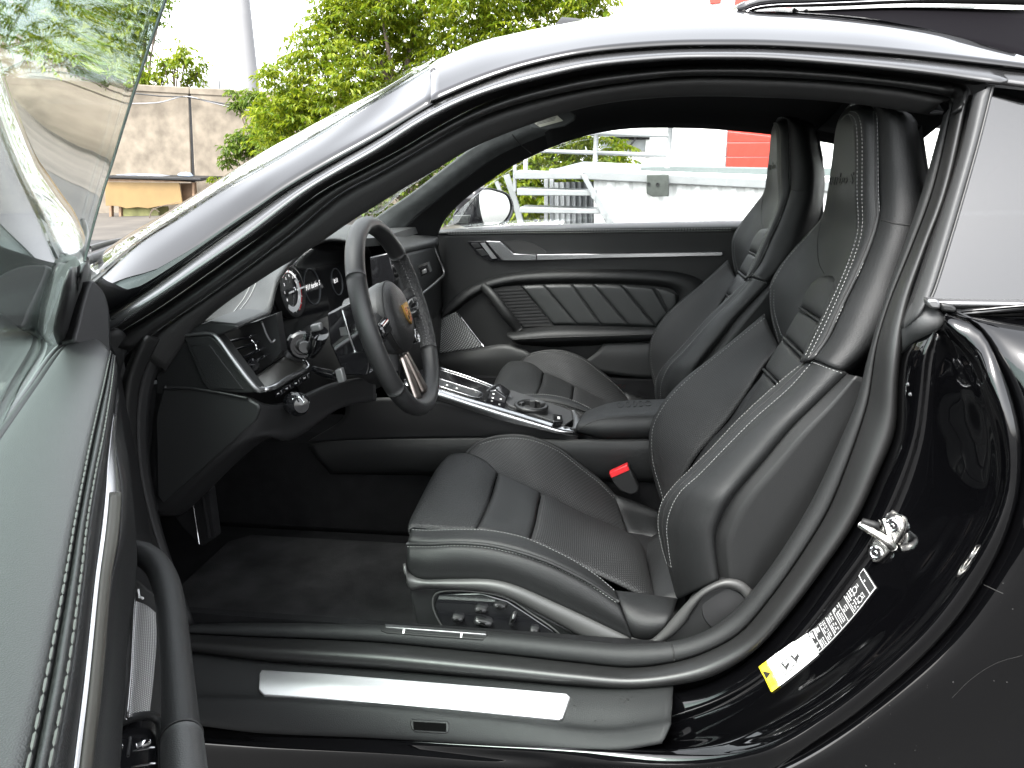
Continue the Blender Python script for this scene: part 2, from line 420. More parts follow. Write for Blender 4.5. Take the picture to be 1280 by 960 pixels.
K5 = [(178, 480), (212, 430), (250, 394), (320, 347), (360, 323), (395, 300), (420, 283), (455, 261), (490, 239), (530, 216), (572, 190), (600, 177), (640, 161), (680, 147), (715, 136), (765, 126), (840, 119.5), (900, 118.5), (960, 120), (1010, 122), (1060, 126), (1135, 136), (1178, 143)]
bulb = mat('seal_rubber', (.010, .010, .010), .42, bump=.15, bscale=800)
K3f = K3+[(1212, 112)]
patch('door_seal', [rail(K3, .036), mid_rail(K3, K4, .18, .012), mid_rail(K3, K4, .5, .002), mid_rail(K3, K4, .85, .014), rail(K4, .045)], bulb, car, nu=14, nv=90)
patch('pillar_trim', [rail(K4, .046), mid_rail(K4, K5, .15, .035), mid_rail(K4, K5, .6, .045), mid_rail(K4, K5, .93, .060), rail(K5, .085)], mat('pillar_plastic', (.010, .0097, .0097), .62, bump=.4, bscale=900), car, nu=14, nv=90)
# --- B-pillar: outer trim beside the quarter window, inner seal, inner trim
Bout = [(1240, 108), (1224, 172), (1205, 240), (1186, 304), (1166, 366), (1160, 378)]
Bgap = [(1216, 118), (1203, 180), (1186, 240), (1164, 310), (1139, 384), (1130, 410)]
Bseal = [(1212, 112), (1214, 125), (1200, 180), (1180, 245), (1156, 315), (1134, 380), (1122, 420)]
Bin = [(1180, 143), (1168, 190), (1153, 240), (1129, 310), (1105, 377), (1092, 420)]
grey = mat('b_pillar_trim', (.032, .0325, .033), .58, bump=.2, bscale=700)
patch('b_pillar_trim', [[(a, b, -.640-.09*(b-108)/270) for a, b in Bout], [(a*.9+c*.1, (b*.9+d*.1), -.652-.088*(b-108)/270) for (a, b), (c, d) in zip(Bout, Bgap)], [(a*.55+c*.45, b*.55+d*.45, -.654-.086*(b-108)/270) for (a, b), (c, d) in zip(Bout, Bgap)], [(a*.2+c*.8, b*.2+d*.8, -.643-.085*(b-108)/270) for (a, b), (c, d) in zip(Bout, Bgap)], [(a, b, -.615-.085*(b-108)/270) for a, b in Bgap]], grey, car, nu=20, nv=30)
patch('b_pillar_gap', [[(a+2, b, -.612-.085*(b-108)/270) for a, b in Bgap], [(a-5, b, -.600-.085*(b-108)/270) for a, b in Bgap]], M['gap'], car, nu=3, nv=20)
# --- the inner ring: sill and B-pillar seals run round the opening as one
Rin = [(1180, 143), (1153, 240), (1129, 310), (1105, 377), (1085, 447), (1077, 480), (1070, 505), (1047, 560), (1018, 622), (985, 678), (950, 728), (915, 768), (880, 791), (840, 803), (790, 806), (720, 801), (640, 793), (560, 787), (475, 782), (400, 780), (320, 779), (242, 780), (180, 781)]
Rcr = [(1192, 128), (1166, 240), (1140, 310), (1113, 377), (1097, 430), (1090, 477), (1085, 505), (1062, 575), (1035, 640), (1000, 697), (962, 750), (925, 792), (885, 815), (845, 828), (790, 835), (720, 829), (640, 820), (560, 812), (475, 804), (400, 800), (320, 797), (242, 793), (180, 790)]
Rout = [(1212, 112), (1184, 240), (1158, 310), (1136, 377), (1126, 440), (1122, 480), (1118, 540), (1097, 592), (1067, 655), (1022, 720), (985, 768), (940, 816), (890, 845), (850, 855), (790, 861), (720, 857), (640, 850), (560, 843), (475, 836), (400, 831), (320, 825), (242, 815), (180, 808)]
def yR(i, n, k):
    # k: 0 inner edge, 1 crease, 2 outer edge of the seal
    a = [-.56, -.585, -.60, -.615, -.63, -.635, -.64, -.645, -.65, -.655, -.66, -.662, -.664, -.665, -.665, -.665, -.665, -.665, -.665, -.665, -.665, -.665, -.665]
    return a[i]-(0, .022, .062)[k]
def ring(R, k, dy=0): return [(a, b, yR(i, len(R), k)+dy) for i, (a, b) in enumerate(R)]
def mixr(A, ka, B, kb, t, dy): return [(a*(1-t)+c*t, b*(1-t)+d*t, yR(i, 0, ka)*(1-t)+yR(i, 0, kb)*t+dy) for i, ((a, b), (c, d)) in enumerate(zip(A, B))]
edge_ring = patch('sill_inner_trim', [ring(Rin, 0, .07), ring(Rin, 0), mixr(Rin, 0, Rcr, 1, .3, -.010), mixr(Rin, 0, Rcr, 1, .8, -.006), ring(Rcr, 1, .004)], M['sill'], car, nu=14, nv=130)
patch('sill_seal', [ring(Rcr, 1, .01), mixr(Rcr, 1, Rcr, 1, 0, -.002), mixr(Rcr, 1, Rout, 2, .22, -.014), mixr(Rcr, 1, Rout, 2, .55, -.018), mixr(Rcr, 1, Rout, 2, .85, -.010), ring(Rout, 2, .006), ring(Rout, 2, .03)], bulb, car, nu=22, nv=130)
# --- quarter window, belt moulding
def qx(a, b): 
    a, b = P(*a), P(*b); return [a, b, b+(b-a)*4.6]
quarter = patch('quarter_window', [qx((1232, 108, -.622), (1290, 114, -.627)), qx((1198, 240, -.662), (1290, 240, -.672)), qx((1152, 379, -.712), (1290, 388, -.726))], M['glass_dark'], car, nu=60, nv=110, solid=.003)
patch('belt_moulding', [[(1165, 373, -.728), (1290, 375, -.74)], [(1163, 378, -.742), (1290, 380, -.754)], [(1165, 386, -.735), (1290, 387, -.747)]], M['greymetal'], car, nu=6, nv=8)
patch('belt_gap', [[(1180, 387, -.728), (1290, 387.5, -.742)], [(1178, 391, -.728), (1290, 390, -.742)]], M['gap'], car, nu=3, nv=6)
pplate('window_clip', [(1160, 374), (1172, 374), (1176, 378), (1176, 387), (1164, 386), (1159, 381)], -.752, .02, M['greymetal'], car, bevel=.003)
pplate('window_clip', [(1176, 379), (1190, 381), (1197, 386), (1194, 391), (1178, 389)], -.750, .02, M['rubber'], car, bevel=.003)
# rubber boot where the pillar meets the belt
patch('pillar_boot', [[(1134, 384, -.655), (1148, 374, -.70), (1160, 378, -.725)], [(1124, 420, -.66), (1150, 398, -.735), (1181, 394, -.74)], [(1126, 432, -.665), (1150, 412, -.735), (1181, 404, -.745)], [(1124, 450, -.665), (1140, 430, -.70), (1172, 414, -.73)]], grey, car, nu=12, nv=14, puff=.004)
# --- painted door shut: from the seal out to the flange, then the outer quarter panel
J0 = [(1150, 405), (1128, 440), (1121, 480), (1117, 540), (1096, 592), (1066, 655), (1021, 720), (984, 768), (939, 816), (889, 846), (840, 858), (760, 862), (640, 852), (475, 838), (320, 827), (230, 818)]
J1 = [(1172, 412), (1158, 440), (1152, 480), (1142, 545), (1120, 610), (1090, 672), (1045, 735), (1005, 786), (960, 836), (910, 870), (855, 893), (770, 915), (640, 905), (475, 892), (320, 880), (230, 872)]
J2 = [(1180, 412), (1208, 450), (1226, 488), (1246, 550), (1246, 615), (1222, 672), (1184, 728), (1140, 782), (1080, 838), (1010, 888), (940, 922), (850, 938), (650, 934), (475, 924), (320, 916), (230, 908)]
J3 = [(1182, 393), (1222, 412), (1250, 462), (1272, 530), (1275, 600), (1256, 668), (1224, 730), (1180, 790), (1120, 848), (1046, 906), (975, 948), (880, 972), (690, 964), (475, 944), (320, 933), (230, 925)]
def yj(i, k):
    n = 15
    return ([-.70]*16, [-.742]*16, interp_l(i, [-.765, -.785, -.82, -.838, -.845, -.84, -.80]), rock([-.765, -.79, -.828, -.85, -.862, -.857, -.85]))[k]
def interp_l(i, a): 
    v = interp(i, [0, 1, 2, 3, 5, 8, 15], a); return [v]*16
def rock(a):
    v = [interp(i, [0, 1, 2, 3, 5, 8, 15], a) for i in range(16)]
    for i, y in ((11, -.832), (12, -.820), (13, -.819), (14, -.818), (15, -.818)): v[i] = y
    return V_(v)
class V_(list): pass
def jr(J, k, dy=0): return [(a, b, yj(i, k)[i]+dy) for i, (a, b) in enumerate(J)]
def jm(A, ka, B, kb, t, dy=0): return [(a*(1-t)+c*t, b*(1-t)+d*t, yj(i, ka)[i]*(1-t)+yj(i, kb)[i]*t+dy) for i, ((a, b), (c, d)) in enumerate(zip(A, B))]
shut = patch('door_shut', [jr(J0, 0, .02), jm(J0, 0, J1, 1, .3, -.004), jm(J0, 0, J1, 1, .8, -.004), jr(J1, 1), jm(J1, 1, J2, 2, .12, .012), jm(J1, 1, J2, 2, .6, .008), jm(J1, 1, J2, 2, .9, 0), jr(J2, 2), [(a, b, y-(.002 if i > 11 else .014)) for i, (a, b, y) in enumerate(jm(J2, 2, J3, 3, .5, 0))], jr(J3, 3, -.004), [(a, b+(110 if i > 10 else 2), y+(-.004 if i > 10 else .02)) for i, (a, b, y) in enumerate(jr(J3, 3))]], M['paint'], car, nu=64, nv=110)
# outer quarter panel, a few millimetres beyond the flange
O0 = [(1185, 390), (1228, 408), (1258, 456), (1281, 528), (1284, 600), (1264, 672), (1232, 735), (1188, 796), (1128, 854), (1052, 912), (980, 954), (900, 985)]
def yo(i): return [-.745, -.785, -.825, -.85, -.862, -.857, -.855, -.853, -.852, -.85, -.85, -.85][i]
e0 = [P(a, b, yo(i)) for i, (a, b) in enumerate(O0)]
bul = [.0, .04, .07, .08, .075, .055, .03, .01, -.005, -.012, -.016, -.02]
e1 = [p+Vector((.06, -.012-bul[i]*.35, -.004)) for i, p in enumerate(e0)]
e2 = [p+Vector((.20, -.014-bul[i], -.008)) for i, p in enumerate(e0)]
e3 = [Vector((.72, p.y-.016-bul[i]*1.5, p.z-.012)) for i, p in enumerate(e0)]
patch('quarter_panel', [[p+Vector((-.004, .03, 0)) for p in e0], e0, e1, e2, e3], M['paint'], car, nu=40, nv=60)
# shoulder above the quarter panel up to the belt
sh = [P(1180, 392, -.765), P(1290, 390, -.765)]
patch('shoulder_panel', [[P(1182, 390, -.745), Vector((.62, -.755, P(1290, 389, -.745).z+.005))], [e0[0], Vector((.62, -.82, e3[0].z+.06))], [e0[0]+Vector((.004, 0, -.004)), e3[0]]], M['paint'], car, nu=10, nv=12)

tube('window_edge_trim', [(a+1, b, -.648-.09*(b-108)/270) for a, b in Bout], .0018, M['rubber'], car, n=8, m=40)
pplate('corner_cap', [(1186, 101), (1244, 106.5), (1241, 114), (1222, 122), (1208, 146), (1196, 138), (1188, 122)], -.575, .02, M['gap'], car)

oc = [(1165, 99.5), (1182, 101), (1197, 103), (1208, 107), (1213.5, 115), (1212, 126)]; ic = [(1165, 115), (1182, 118), (1190, 121), (1193.5, 126), (1192.5, 134), (1188, 142)]
yc = [-.578, -.58, -.583, -.59, -.602, -.614]
def cm(t, dy): return [(a*(1-t)+c*t, b*(1-t)+d*t, y+dy) for (a, b), (c, d), y in zip(oc, ic, yc)]
patch('seal_corner', [cm(0, .01), cm(.2, -.012), cm(.5, -.020), cm(.85, -.008), cm(1, .02)], bulb, car, nu=16, nv=30)
# dust and scuffs on the lower quarter
TQ = bvh([o for o in car.children if o.name == 'quarter_panel'][0]); rq = random.Random(9); dq = []
for k in range(36):
    a, b = rq.uniform(1010, 1279), rq.uniform(700, 958); h = hit(TQ, a, b, .0004)
    if h: r = rq.uniform(.00025, .0008); dq.append(boxc(h, (r, 0, 0), (0, r*.4, 0), (0, 0, r)))
joined('dust', dq, mat('dust', (.016, .016, .0155), .9), car, False)['kind'] = 'stuff'
for pts, r in (([(1230, 731), (1243, 737), (1254, 742)], .0005), ([(1190, 872), (1215, 848), (1245, 829), (1278, 819)], .00018), ([(1075, 905), (1090, 890)], .0002)):
    q = hits(TQ, pts, .0002, 20)
    if len(q) > 3: tube('scratch', q, r, bpy.data.materials['dust'], car, n=4, m=16)
# ================================================================== seats
def seat_core():
    prof_ = [(.075, .36), (.16, .60), (.27, .80), (.325, .90), (.35, 1.10), (.37, 1.11), (.385, 1.05), (.395, .9), (.37, .62), (.24, .34)]
    rows = []
    for y, k in ((-.20, .9), (-.22, 1), (-.37, 1.0), (-.52, 1), (-.545, .9)):
        row = []
        cx = sum(a for a, b in prof_)/10; cz = sum(b for a, b in prof_)/10
        for a, b in prof_:
            w = interp(b, [.72, .92], [1, .45]); row.append(Vector((cx+(a-cx)*k, -.37+(y+.37)*w, cz+(b-cz)*(.97 if k < 1 else 1))))
        rows.append(row)
    n = len(prof_); vs = [p for r in rows for p in r]; fs = faces_grid(5, n, False, True)
    fs += [tuple(reversed(range(n))), tuple(range(4*n, 5*n))]
    b = len(vs)
    v2, f2 = boxc((-.14, -.37, .30), (.20, 0, -.02), (0, .20, 0), (0, 0, .055)); vs += v2; fs += [tuple(b+i for i in q) for q in f2]
    return obj('seat', vs, fs, M['plastic'], car, False)
seat = seat_core()
PA = [(1064, 139), (1071, 158), (1073, 200), (1073, 240), (1074, 287), (1066, 320), (1055, 347), (1042, 374), (1030, 400), (1018, 425), (1004, 452)]
PC = [(1089, 131), (1096, 145), (1098, 200), (1099, 240), (1099, 268), (1090, 302), (1070, 350), (1058, 374), (1048, 396), (1036, 422), (1017, 448)]
yA = [-.43, -.45, -.46, -.47, -.48, -.49, -.50, -.505, -.51, -.515, -.52]
yC = [-.45, -.48, -.50, -.51, -.52, -.53, -.54, -.545, -.55, -.555, -.56]
lea = M['leather']
head = patch('headrest_front', [
    [(1060, 133, -.30), (1070, 130, -.355), (1080, 131, -.41), (1088, 134, -.435)],
    [(1047, 152, -.27), (1056, 146, -.32), (1066, 148, -.39), (1072, 160, -.45)],
    [(1040, 200, -.262), (1050, 198, -.315), (1062, 199, -.39), (1073, 200, -.462)],
    [(1034, 242, -.26), (1046, 241, -.31), (1059, 241, -.39), (1073, 240, -.472)],
    [(1027, 271, -.235), (1042, 276, -.29), (1058, 281, -.38), (1074, 287, -.482)],
    [(1007, 294, -.19), (1026, 302, -.25), (1047, 313, -.37), (1066, 320, -.492)],
    [(982, 323, -.165), (1005, 330, -.22), (1032, 341, -.34), (1055, 347, -.502)],
    [(963, 354, -.15), (985, 362, -.20), (1014, 369, -.30), (1042, 374, -.49)],
    [(962, 382, -.15), (980, 390, -.20), (1000, 396, -.29), (1030, 400, -.48)],
    [(967, 412, -.16), (978, 416, -.20), (992, 420, -.28), (1018, 425, -.48)],
    [(974, 434, -.18), (980, 432, -.21), (990, 436, -.28), (1004, 452, -.47)]], lea, seat, nu=60, nv=36)
ridge = patch('headrest_border', [[(a-5, b, c+.005) for (a, b), c in zip(PA, yA)], [((a+c)/2-2, (b+d)/2, (e+f)/2-.014) for (a, b), (c, d), e, f in zip(PA, PC, yA, yC)], [(a, b, c) for (a, b), c in zip(PC, yC)]], lea, seat, nu=14, nv=60)
PR = [(1106, 129), (1138, 146), (1149, 195), (1156, 240), (1156, 268), (1150, 305), (1138, 350), (1128, 380), (1112, 410), (1088, 440), (1058, 466)]
def pm(A, B, ya, yb, t, dy): return [(a*(1-t)+c*t, b*(1-t)+d*t, e*(1-t)+f*t+dy) for (a, b), (c, d), e, f in zip(A, B, ya, yb)]
yR2 = [-.47, -.50, -.52, -.53, -.54, -.55, -.56, -.57, -.58, -.59, -.60]
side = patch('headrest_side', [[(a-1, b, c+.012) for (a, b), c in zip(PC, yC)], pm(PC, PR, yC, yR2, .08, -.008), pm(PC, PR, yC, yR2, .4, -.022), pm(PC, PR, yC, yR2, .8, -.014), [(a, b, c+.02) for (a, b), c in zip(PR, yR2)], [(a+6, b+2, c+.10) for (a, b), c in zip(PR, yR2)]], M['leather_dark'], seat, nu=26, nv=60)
patch('headrest_top', [[(1056, 137, -.29), (1062, 130, -.32)], [(1070, 128, -.36), (1076, 126, -.38)], [(1090, 130, -.44), (1096, 126, -.44)], [(1108, 129, -.46), (1118, 130, -.42)]], lea, seat, nu=12, nv=6)
# centre insert: four pads with a ribbed seam between them
def insert_pad(r0, r1, puff=.007, nm='back_insert'):
    r0 = [(a, b, c-.014) for a, b, c in r0]; r1 = [(a, b, c-.014) for a, b, c in r1]
    return patch(nm, [r0, [((a+c)/2, (b+d)/2, (e+f)/2) for (a, b, e), (c, d, f) in zip(r0, r1)], r1], lea, seat, nu=16, nv=16, puff=puff, k=4)
pads = []
pads.append(patch('back_insert', [[(1020, 352, -.32), (1032, 345, -.365), (1044, 346, -.41), (1056, 352, -.455)], [(1010, 366, -.315), (1023, 362, -.365), (1036, 364, -.42), (1050, 370, -.475)], [(1001, 384, -.31), (1009, 388, -.36), (1021, 396, -.43), (1035, 406, -.485)]], lea, seat, nu=18, nv=18, puff=.010, k=3))
pads.append(insert_pad([(1000, 388, -.29), (1008, 392, -.34), (1021, 400, -.41), (1034, 410, -.47)], [(981, 420, -.285), (989, 426, -.34), (1000, 437, -.41), (1014, 452, -.47)]))
pads.append(insert_pad([(978, 425, -.285), (986, 431, -.34), (997, 443, -.41), (1010, 456, -.47)], [(957, 461, -.275), (962, 466, -.33), (970, 474, -.40), (986, 488, -.46)]))
pads.append(insert_pad([(954, 466, -.275), (959, 471, -.33), (967, 480, -.40), (982, 494, -.46)], [(929, 519, -.26), (932, 521, -.33), (938, 525, -.40), (950, 534, -.45)], .004))
for a, b in (((1001, 386, -.29), (1034, 409, -.48)), ((979.5, 422.5, -.285), (1012, 454, -.48)), ((955.5, 463.5, -.275), (984, 491, -.47))):
    for d in (-2.2, 2.2):
        A = P(a[0]+d*.5, a[1]+d*.8, a[2]-.022); B = P(b[0]+d*.5, b[1]+d*.8, b[2]-.016)
        tube('insert_rib', [A, B], .0026, lea, seat, n=8, m=10)
# lower smooth part of the insert, far bolster in perforated leather, lower near bolster
patch('back_lower', [[(952, 470, -.27), (930, 498, -.265), (912, 525, -.255), (882, 557, -.25), (856, 596, -.24), (836, 624, -.23), (828, 650, -.23)], [(968, 478, -.34), (946, 505, -.33), (930, 525, -.33), (898, 557, -.33), (868, 596, -.33), (846, 626, -.33), (834, 660, -.32)], [(996, 490, -.46), (960, 520, -.46), (935, 545, -.46), (905, 575, -.46), (880, 610, -.46), (866, 640, -.46), (860, 700, -.45)]], lea, seat, nu=16, nv=40)
farb = patch('back_side_bolster', [[(955, 392, -.16), (905, 434, -.15), (850, 478, -.15), (829, 502, -.15), (816, 525, -.15), (811, 545, -.15), (814, 580, -.15), (821, 607, -.155), (829, 632, -.165)], [(962, 410, -.175), (920, 450, -.175), (872, 497, -.18), (852, 520, -.18), (838, 540, -.18), (830, 556, -.18), (826, 582, -.18), (827, 606, -.18), (831, 634, -.185)], [(974, 434, -.225), (954, 458, -.24), (934, 490, -.25), (912, 522, -.25), (890, 548, -.25), (872, 568, -.25), (852, 600, -.245), (840, 618, -.24), (832, 640, -.23)]], M['mesh'], seat, nu=26, nv=60, puff=.008, k=4)
L_ = [(1004, 454), (972, 480), (927, 521), (890, 560), (862, 588), (843, 607), (828, 628), (823, 652), (827, 680), (834, 705), (845, 746)]
R_ = [(1018, 450), (988, 484), (944, 523), (905, 562), (874, 594), (852, 614), (840, 634), (834, 657), (836, 685), (840, 712), (850, 748)]
O_ = [(1058, 466), (1022, 500), (987, 533), (951, 574), (922, 606), (906, 626), (897, 644), (890, 664), (890, 684), (893, 706), (896, 726)]
yL = [-.515]*11; yRr = [-.55]*11; yO = [-.60, -.605, -.61, -.615, -.62, -.625, -.625, -.625, -.625, -.625, -.625]
nb = patch('back_near_bolster', [[(a+2, b+6, -.45) for a, b in L_], [(a, b, y) for (a, b), y in zip(L_, yL)], [((a+c)/2, (b+d)/2, -.538) for (a, b), (c, d) in zip(L_, R_)], [(a, b, y) for (a, b), y in zip(R_, yRr)], pm(R_, O_, yRr, yO, .3, -.022), pm(R_, O_, yRr, yO, .75, -.016), [(a, b, y) for (a, b), y in zip(O_, yO)], [(a+5, b+4, y+.02) for (a, b), y in zip(O_, yO)]], lea, seat, nu=44, nv=80)
nb['label'] = 'smooth padded bolster with double pale stitching'
# plastic shell behind the bolster
S1 = [(1070, 470), (1040, 505), (1006, 540), (970, 582), (940, 616), (924, 640), (916, 658), (910, 676), (910, 694), (912, 712), (914, 730)]
S2 = [(1100, 480), (1095, 520), (1085, 560), (1070, 600), (1050, 640), (1030, 670), (1010, 695), (990, 715), (975, 730), (960, 745), (950, 760)]
patch('back_shell', [[(a+1, b+1, -.60) for a, b in O_], [(a+2, b+2, -.605) for a, b in O_], [(a, b, -.622) for a, b in S1], [((a+c)/2, (b+d)/2, -.618) for (a, b), (c, d) in zip(S1, S2)], [(a, b, -.60) for a, b in S2], [(a+12, b, -.48) for a, b in S2]], M['trim'], seat, nu=6, nv=50, straight=True)
# --- cushion
mesh = M['mesh']
patch('cushion_centre', [[(677, 617, -.27), (673, 636, -.36), (669, 656, -.44), (663, 676, -.52)], [(727, 642, -.26), (724, 660, -.35), (722, 680, -.43), (722, 706, -.52)], [(782, 667, -.25), (786, 680, -.34), (790, 700, -.42), (800, 744, -.52)], [(803, 681, -.25), (807, 695, -.34), (812, 720, -.42), (822, 760, -.52)]], mesh, seat, nu=30, nv=30, puff=.008, k=8)
patch('cushion_thigh', [[(623, 591, -.26), (614, 621, -.37), (606, 640, -.45), (596, 661, -.535)], [(650, 603, -.265), (642, 630, -.37), (636, 652, -.45), (628, 668, -.53)], [(676, 616, -.27), (672, 636, -.36), (668, 656, -.44), (662, 676, -.52)]], lea, seat, nu=18, nv=26, puff=.007, k=5)
fr = [(561, 570, -.21), (546, 590, -.30), (528, 624, -.42), (517, 646, -.51), (511, 660, -.56)]
frp = [P(*q) for q in fr]
roll = patch('cushion_front_roll', [[(622, 590, -.26), (617, 607, -.32), (611, 628, -.40), (604, 644, -.47), (595, 661, -.54)], [(604, 574, -.235), (594, 592, -.31), (582, 622, -.41), (572, 644, -.49), (562, 662, -.545)], [(580, 566, -.215), (566, 585, -.30), (548, 618, -.42), (537, 642, -.50), (530, 660, -.55)], frp, [p+Vector((.004, 0, -.03)) for p in frp], [p+Vector((.03, 0, -.09)) for p in frp]], M['leather_grain'], seat, nu=32, nv=30, puff=.004, k=8)
l1 = [(515, 661, -.565), (535, 662, -.56), (570, 661, -.56), (610, 662, -.56), (655, 671, -.56), (690, 686, -.56), (719, 701, -.56), (745, 718, -.56), (769, 738, -.56)]
l2 = [(509, 680, -.60), (535, 680.5, -.61), (569, 679, -.615), (605, 681, -.615), (640, 688, -.615), (681, 701, -.615), (712, 715, -.615), (740, 730, -.615), (773, 752, -.615)]
def av(A, B, t, dy=0, dpx=0): return [(a*(1-t)+d*t, b*(1-t)+e*t+dpx, c*(1-t)+f*t+dy) for (a, b, c), (d, e, f) in zip(A, B)]
btop = patch('cushion_bolster', [[(a+4, b+4, c+.05) for a, b, c in l1], l1, av(l1, l2, .3, -.008, -1.5), av(l1, l2, .75, -.008, -1), l2, [(a, b+2, c+.006) for a, b, c in l2]], lea, seat, nu=20, nv=60)
l3 = [(508, 712, -.625), (525, 721, -.632), (565, 722, -.632), (612, 723, -.632), (644, 731, -.632), (690, 751, -.632), (726, 767, -.632), (758, 782, -.632), (789, 797, -.632)]
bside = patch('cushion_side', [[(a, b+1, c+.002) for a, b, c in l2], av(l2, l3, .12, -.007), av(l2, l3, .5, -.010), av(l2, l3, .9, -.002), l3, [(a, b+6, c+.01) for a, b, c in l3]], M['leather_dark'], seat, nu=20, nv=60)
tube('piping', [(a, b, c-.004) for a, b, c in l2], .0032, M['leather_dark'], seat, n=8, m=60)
cr1 = [(580, 571, -.19), (600, 553, -.15), (620, 547, -.14), (642, 545, -.14), (665, 548, -.14), (697, 561, -.14), (727, 584, -.14), (752, 604, -.14), (768, 621, -.14)]
cin = [(598, 579, -.22), (622, 588, -.24), (640, 597, -.25), (660, 607, -.255), (678, 616, -.26), (706, 631, -.26), (735, 645, -.26), (760, 656, -.255), (784, 667, -.25)]
crp = [P(*q) for q in cr1]
farc = patch('cushion_far_bolster', [[p+Vector((0, .035, -.10)) for p in crp], [p+Vector((0, .022, -.02)) for p in crp], crp, av(cr1, cin, .3, 0, -3), av(cr1, cin, .7, 0, -2), cin, [(a, b+3, c-.02) for a, b, c in cin]], mesh, seat, nu=30, nv=60)
tube('piping', [(a, b-.5, c+.004) for a, b, c in cr1], .004, M['leather_dark'], seat, n=8, m=50)
# leather rolls at the hinge, rear gap panel
patch('hinge_cover', [[(768, 618, -.15), (797, 628, -.15), (826, 640, -.16)], [(768, 636, -.17), (797, 645, -.17), (826, 654, -.18)], [(785, 668, -.245), (806, 676, -.25), (828, 672, -.25)]], lea, seat, nu=14, nv=14, puff=.012, k=3)
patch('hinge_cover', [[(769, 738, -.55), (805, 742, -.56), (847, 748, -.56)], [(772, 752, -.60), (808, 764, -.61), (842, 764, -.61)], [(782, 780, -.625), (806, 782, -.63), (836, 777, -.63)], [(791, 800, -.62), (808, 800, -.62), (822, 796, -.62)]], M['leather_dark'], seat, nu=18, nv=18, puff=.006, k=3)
patch('rear_gap_panel', [[(800, 681, -.26), (826, 664, -.26), (840, 664, -.30)], [(805, 722, -.40), (830, 700, -.40), (850, 700, -.42)], [(800, 760, -.52), (846, 748, -.52), (860, 740, -.52)]], lea, seat, nu=12, nv=12)
# titanium-look trim along the base and up round the recliner
gm = M['satin']
s1 = [(507, 704), (511, 715), (524, 722), (565, 722.5), (614, 723), (644, 730), (690, 750), (740, 773), (788, 796)]
s2 = [(508, 728), (513, 737), (530, 735), (565, 736.5), (608, 740), (636, 748), (672, 766), (705, 784), (742, 806)]
patch('side_trim', [[(a, b, -.622) for a, b in s1], [(a, b+1.5, -.632) for a, b in s1], [((a+c)/2, (b+d)/2, -.641) for (a, b), (c, d) in zip(s1, s2)], [(a, b-1.5, -.638) for a, b in s2], [(a, b, -.620) for a, b in s2]], gm, seat, nu=14, nv=60)
t1 = [(789, 796), (800, 799), (813, 799), (826, 789), (842, 771), (862, 749), (884, 732), (908, 723), (926, 726), (940, 737)]
t2 = [(792, 806), (806, 807), (822, 806), (838, 796), (856, 778), (866, 762), (880, 746), (905, 735), (924, 740), (934, 752)]
patch('recliner_trim', [[(a, b, -.620) for a, b in t1], [(a+.5, b+1.5, -.640) for a, b in t1], [((a+c)/2, (b+d)/2, -.645) for (a, b), (c, d) in zip(t1, t2)], [(a, b-1, -.642) for a, b in t2], [(a, b, -.630) for a, b in t2]], gm, seat, nu=14, nv=50)
rc_n = Vector((-.1, -1, .12)).normalized()
lathe('recliner_cover', P(907, 762, -.635), rc_n, [(.036, -.02), (.036, .0), (.034, .003), (.0, .004)], M['plastic'], seat, n=40)
pplate('recliner_base', [(792, 806), (822, 806), (842, 794), (858, 777), (880, 742), (908, 730), (938, 742), (960, 760), (900, 815), (800, 825)], -.634, .05, M['trim'], seat, bevel=.003)
# base panel and seat switches
pplate('seat_base', [(511, 736), (530, 734), (608, 739), (636, 747), (705, 783), (745, 806), (745, 830), (540, 830), (520, 780)], -.622, .05, M['trim'], seat, bevel=.004)
sw = pplate('switch_panel', [(548, 743), (602, 742), (634, 751), (662, 769), (690, 788), (706, 806), (560, 806), (552, 782), (543, 757)], -.628, .006, M['gloss'], seat, bevel=.002)
tube('switch_surround', [P(a, b, -.629) for a, b in [(560, 790), (552, 782), (541, 757), (545, 742), (602, 740.5), (636, 749), (664, 767), (692, 786), (712, 806)]], .0016, gm, seat, n=6, m=50)
def pill(name, px, py, w, h, ang, m, Y=-.634):
    c = P(px, py, Y); s = 1.09/1000
    ax = (CR*cos(ang)+CU*sin(ang)); ay = (-CR*sin(ang)+CU*cos(ang))
    vs = []; n = 14
    for k, (r, d) in enumerate(((1, .006), (1, 0), (.8, -.004), (.3, -.005))):
        for q in range(n):
            t = 2*pi*q/n; cx = cos(t); sx = sin(t)
            cx = math.copysign(abs(cx)**.6, cx); sx = math.copysign(abs(sx)**.6, sx)
            vs.append(c+ax*(cx*w*s*r)+ay*(sx*h*s*r)+Vector((0, d, 0)))
    fs = faces_grid(4, n, False, True)+[tuple(range(3*n, 4*n))]
    fs = [tuple(reversed(f)) for f in fs]
    return obj(name, vs, fs, m, seat)
swm = mat('switch_plastic', (.014, .014, .0145), .32)
for a in ((572, 773, 9, 3.8, -.15), (601, 762, 9.5, 4, -.12), (625, 757, 9.5, 4, -.12), (604, 778, 14.5, 5.2, -.18), (641, 774, 4, 11, -.35), (668, 789, 7, 5, -.1)):
    pill('seat_switch', *a, swm)
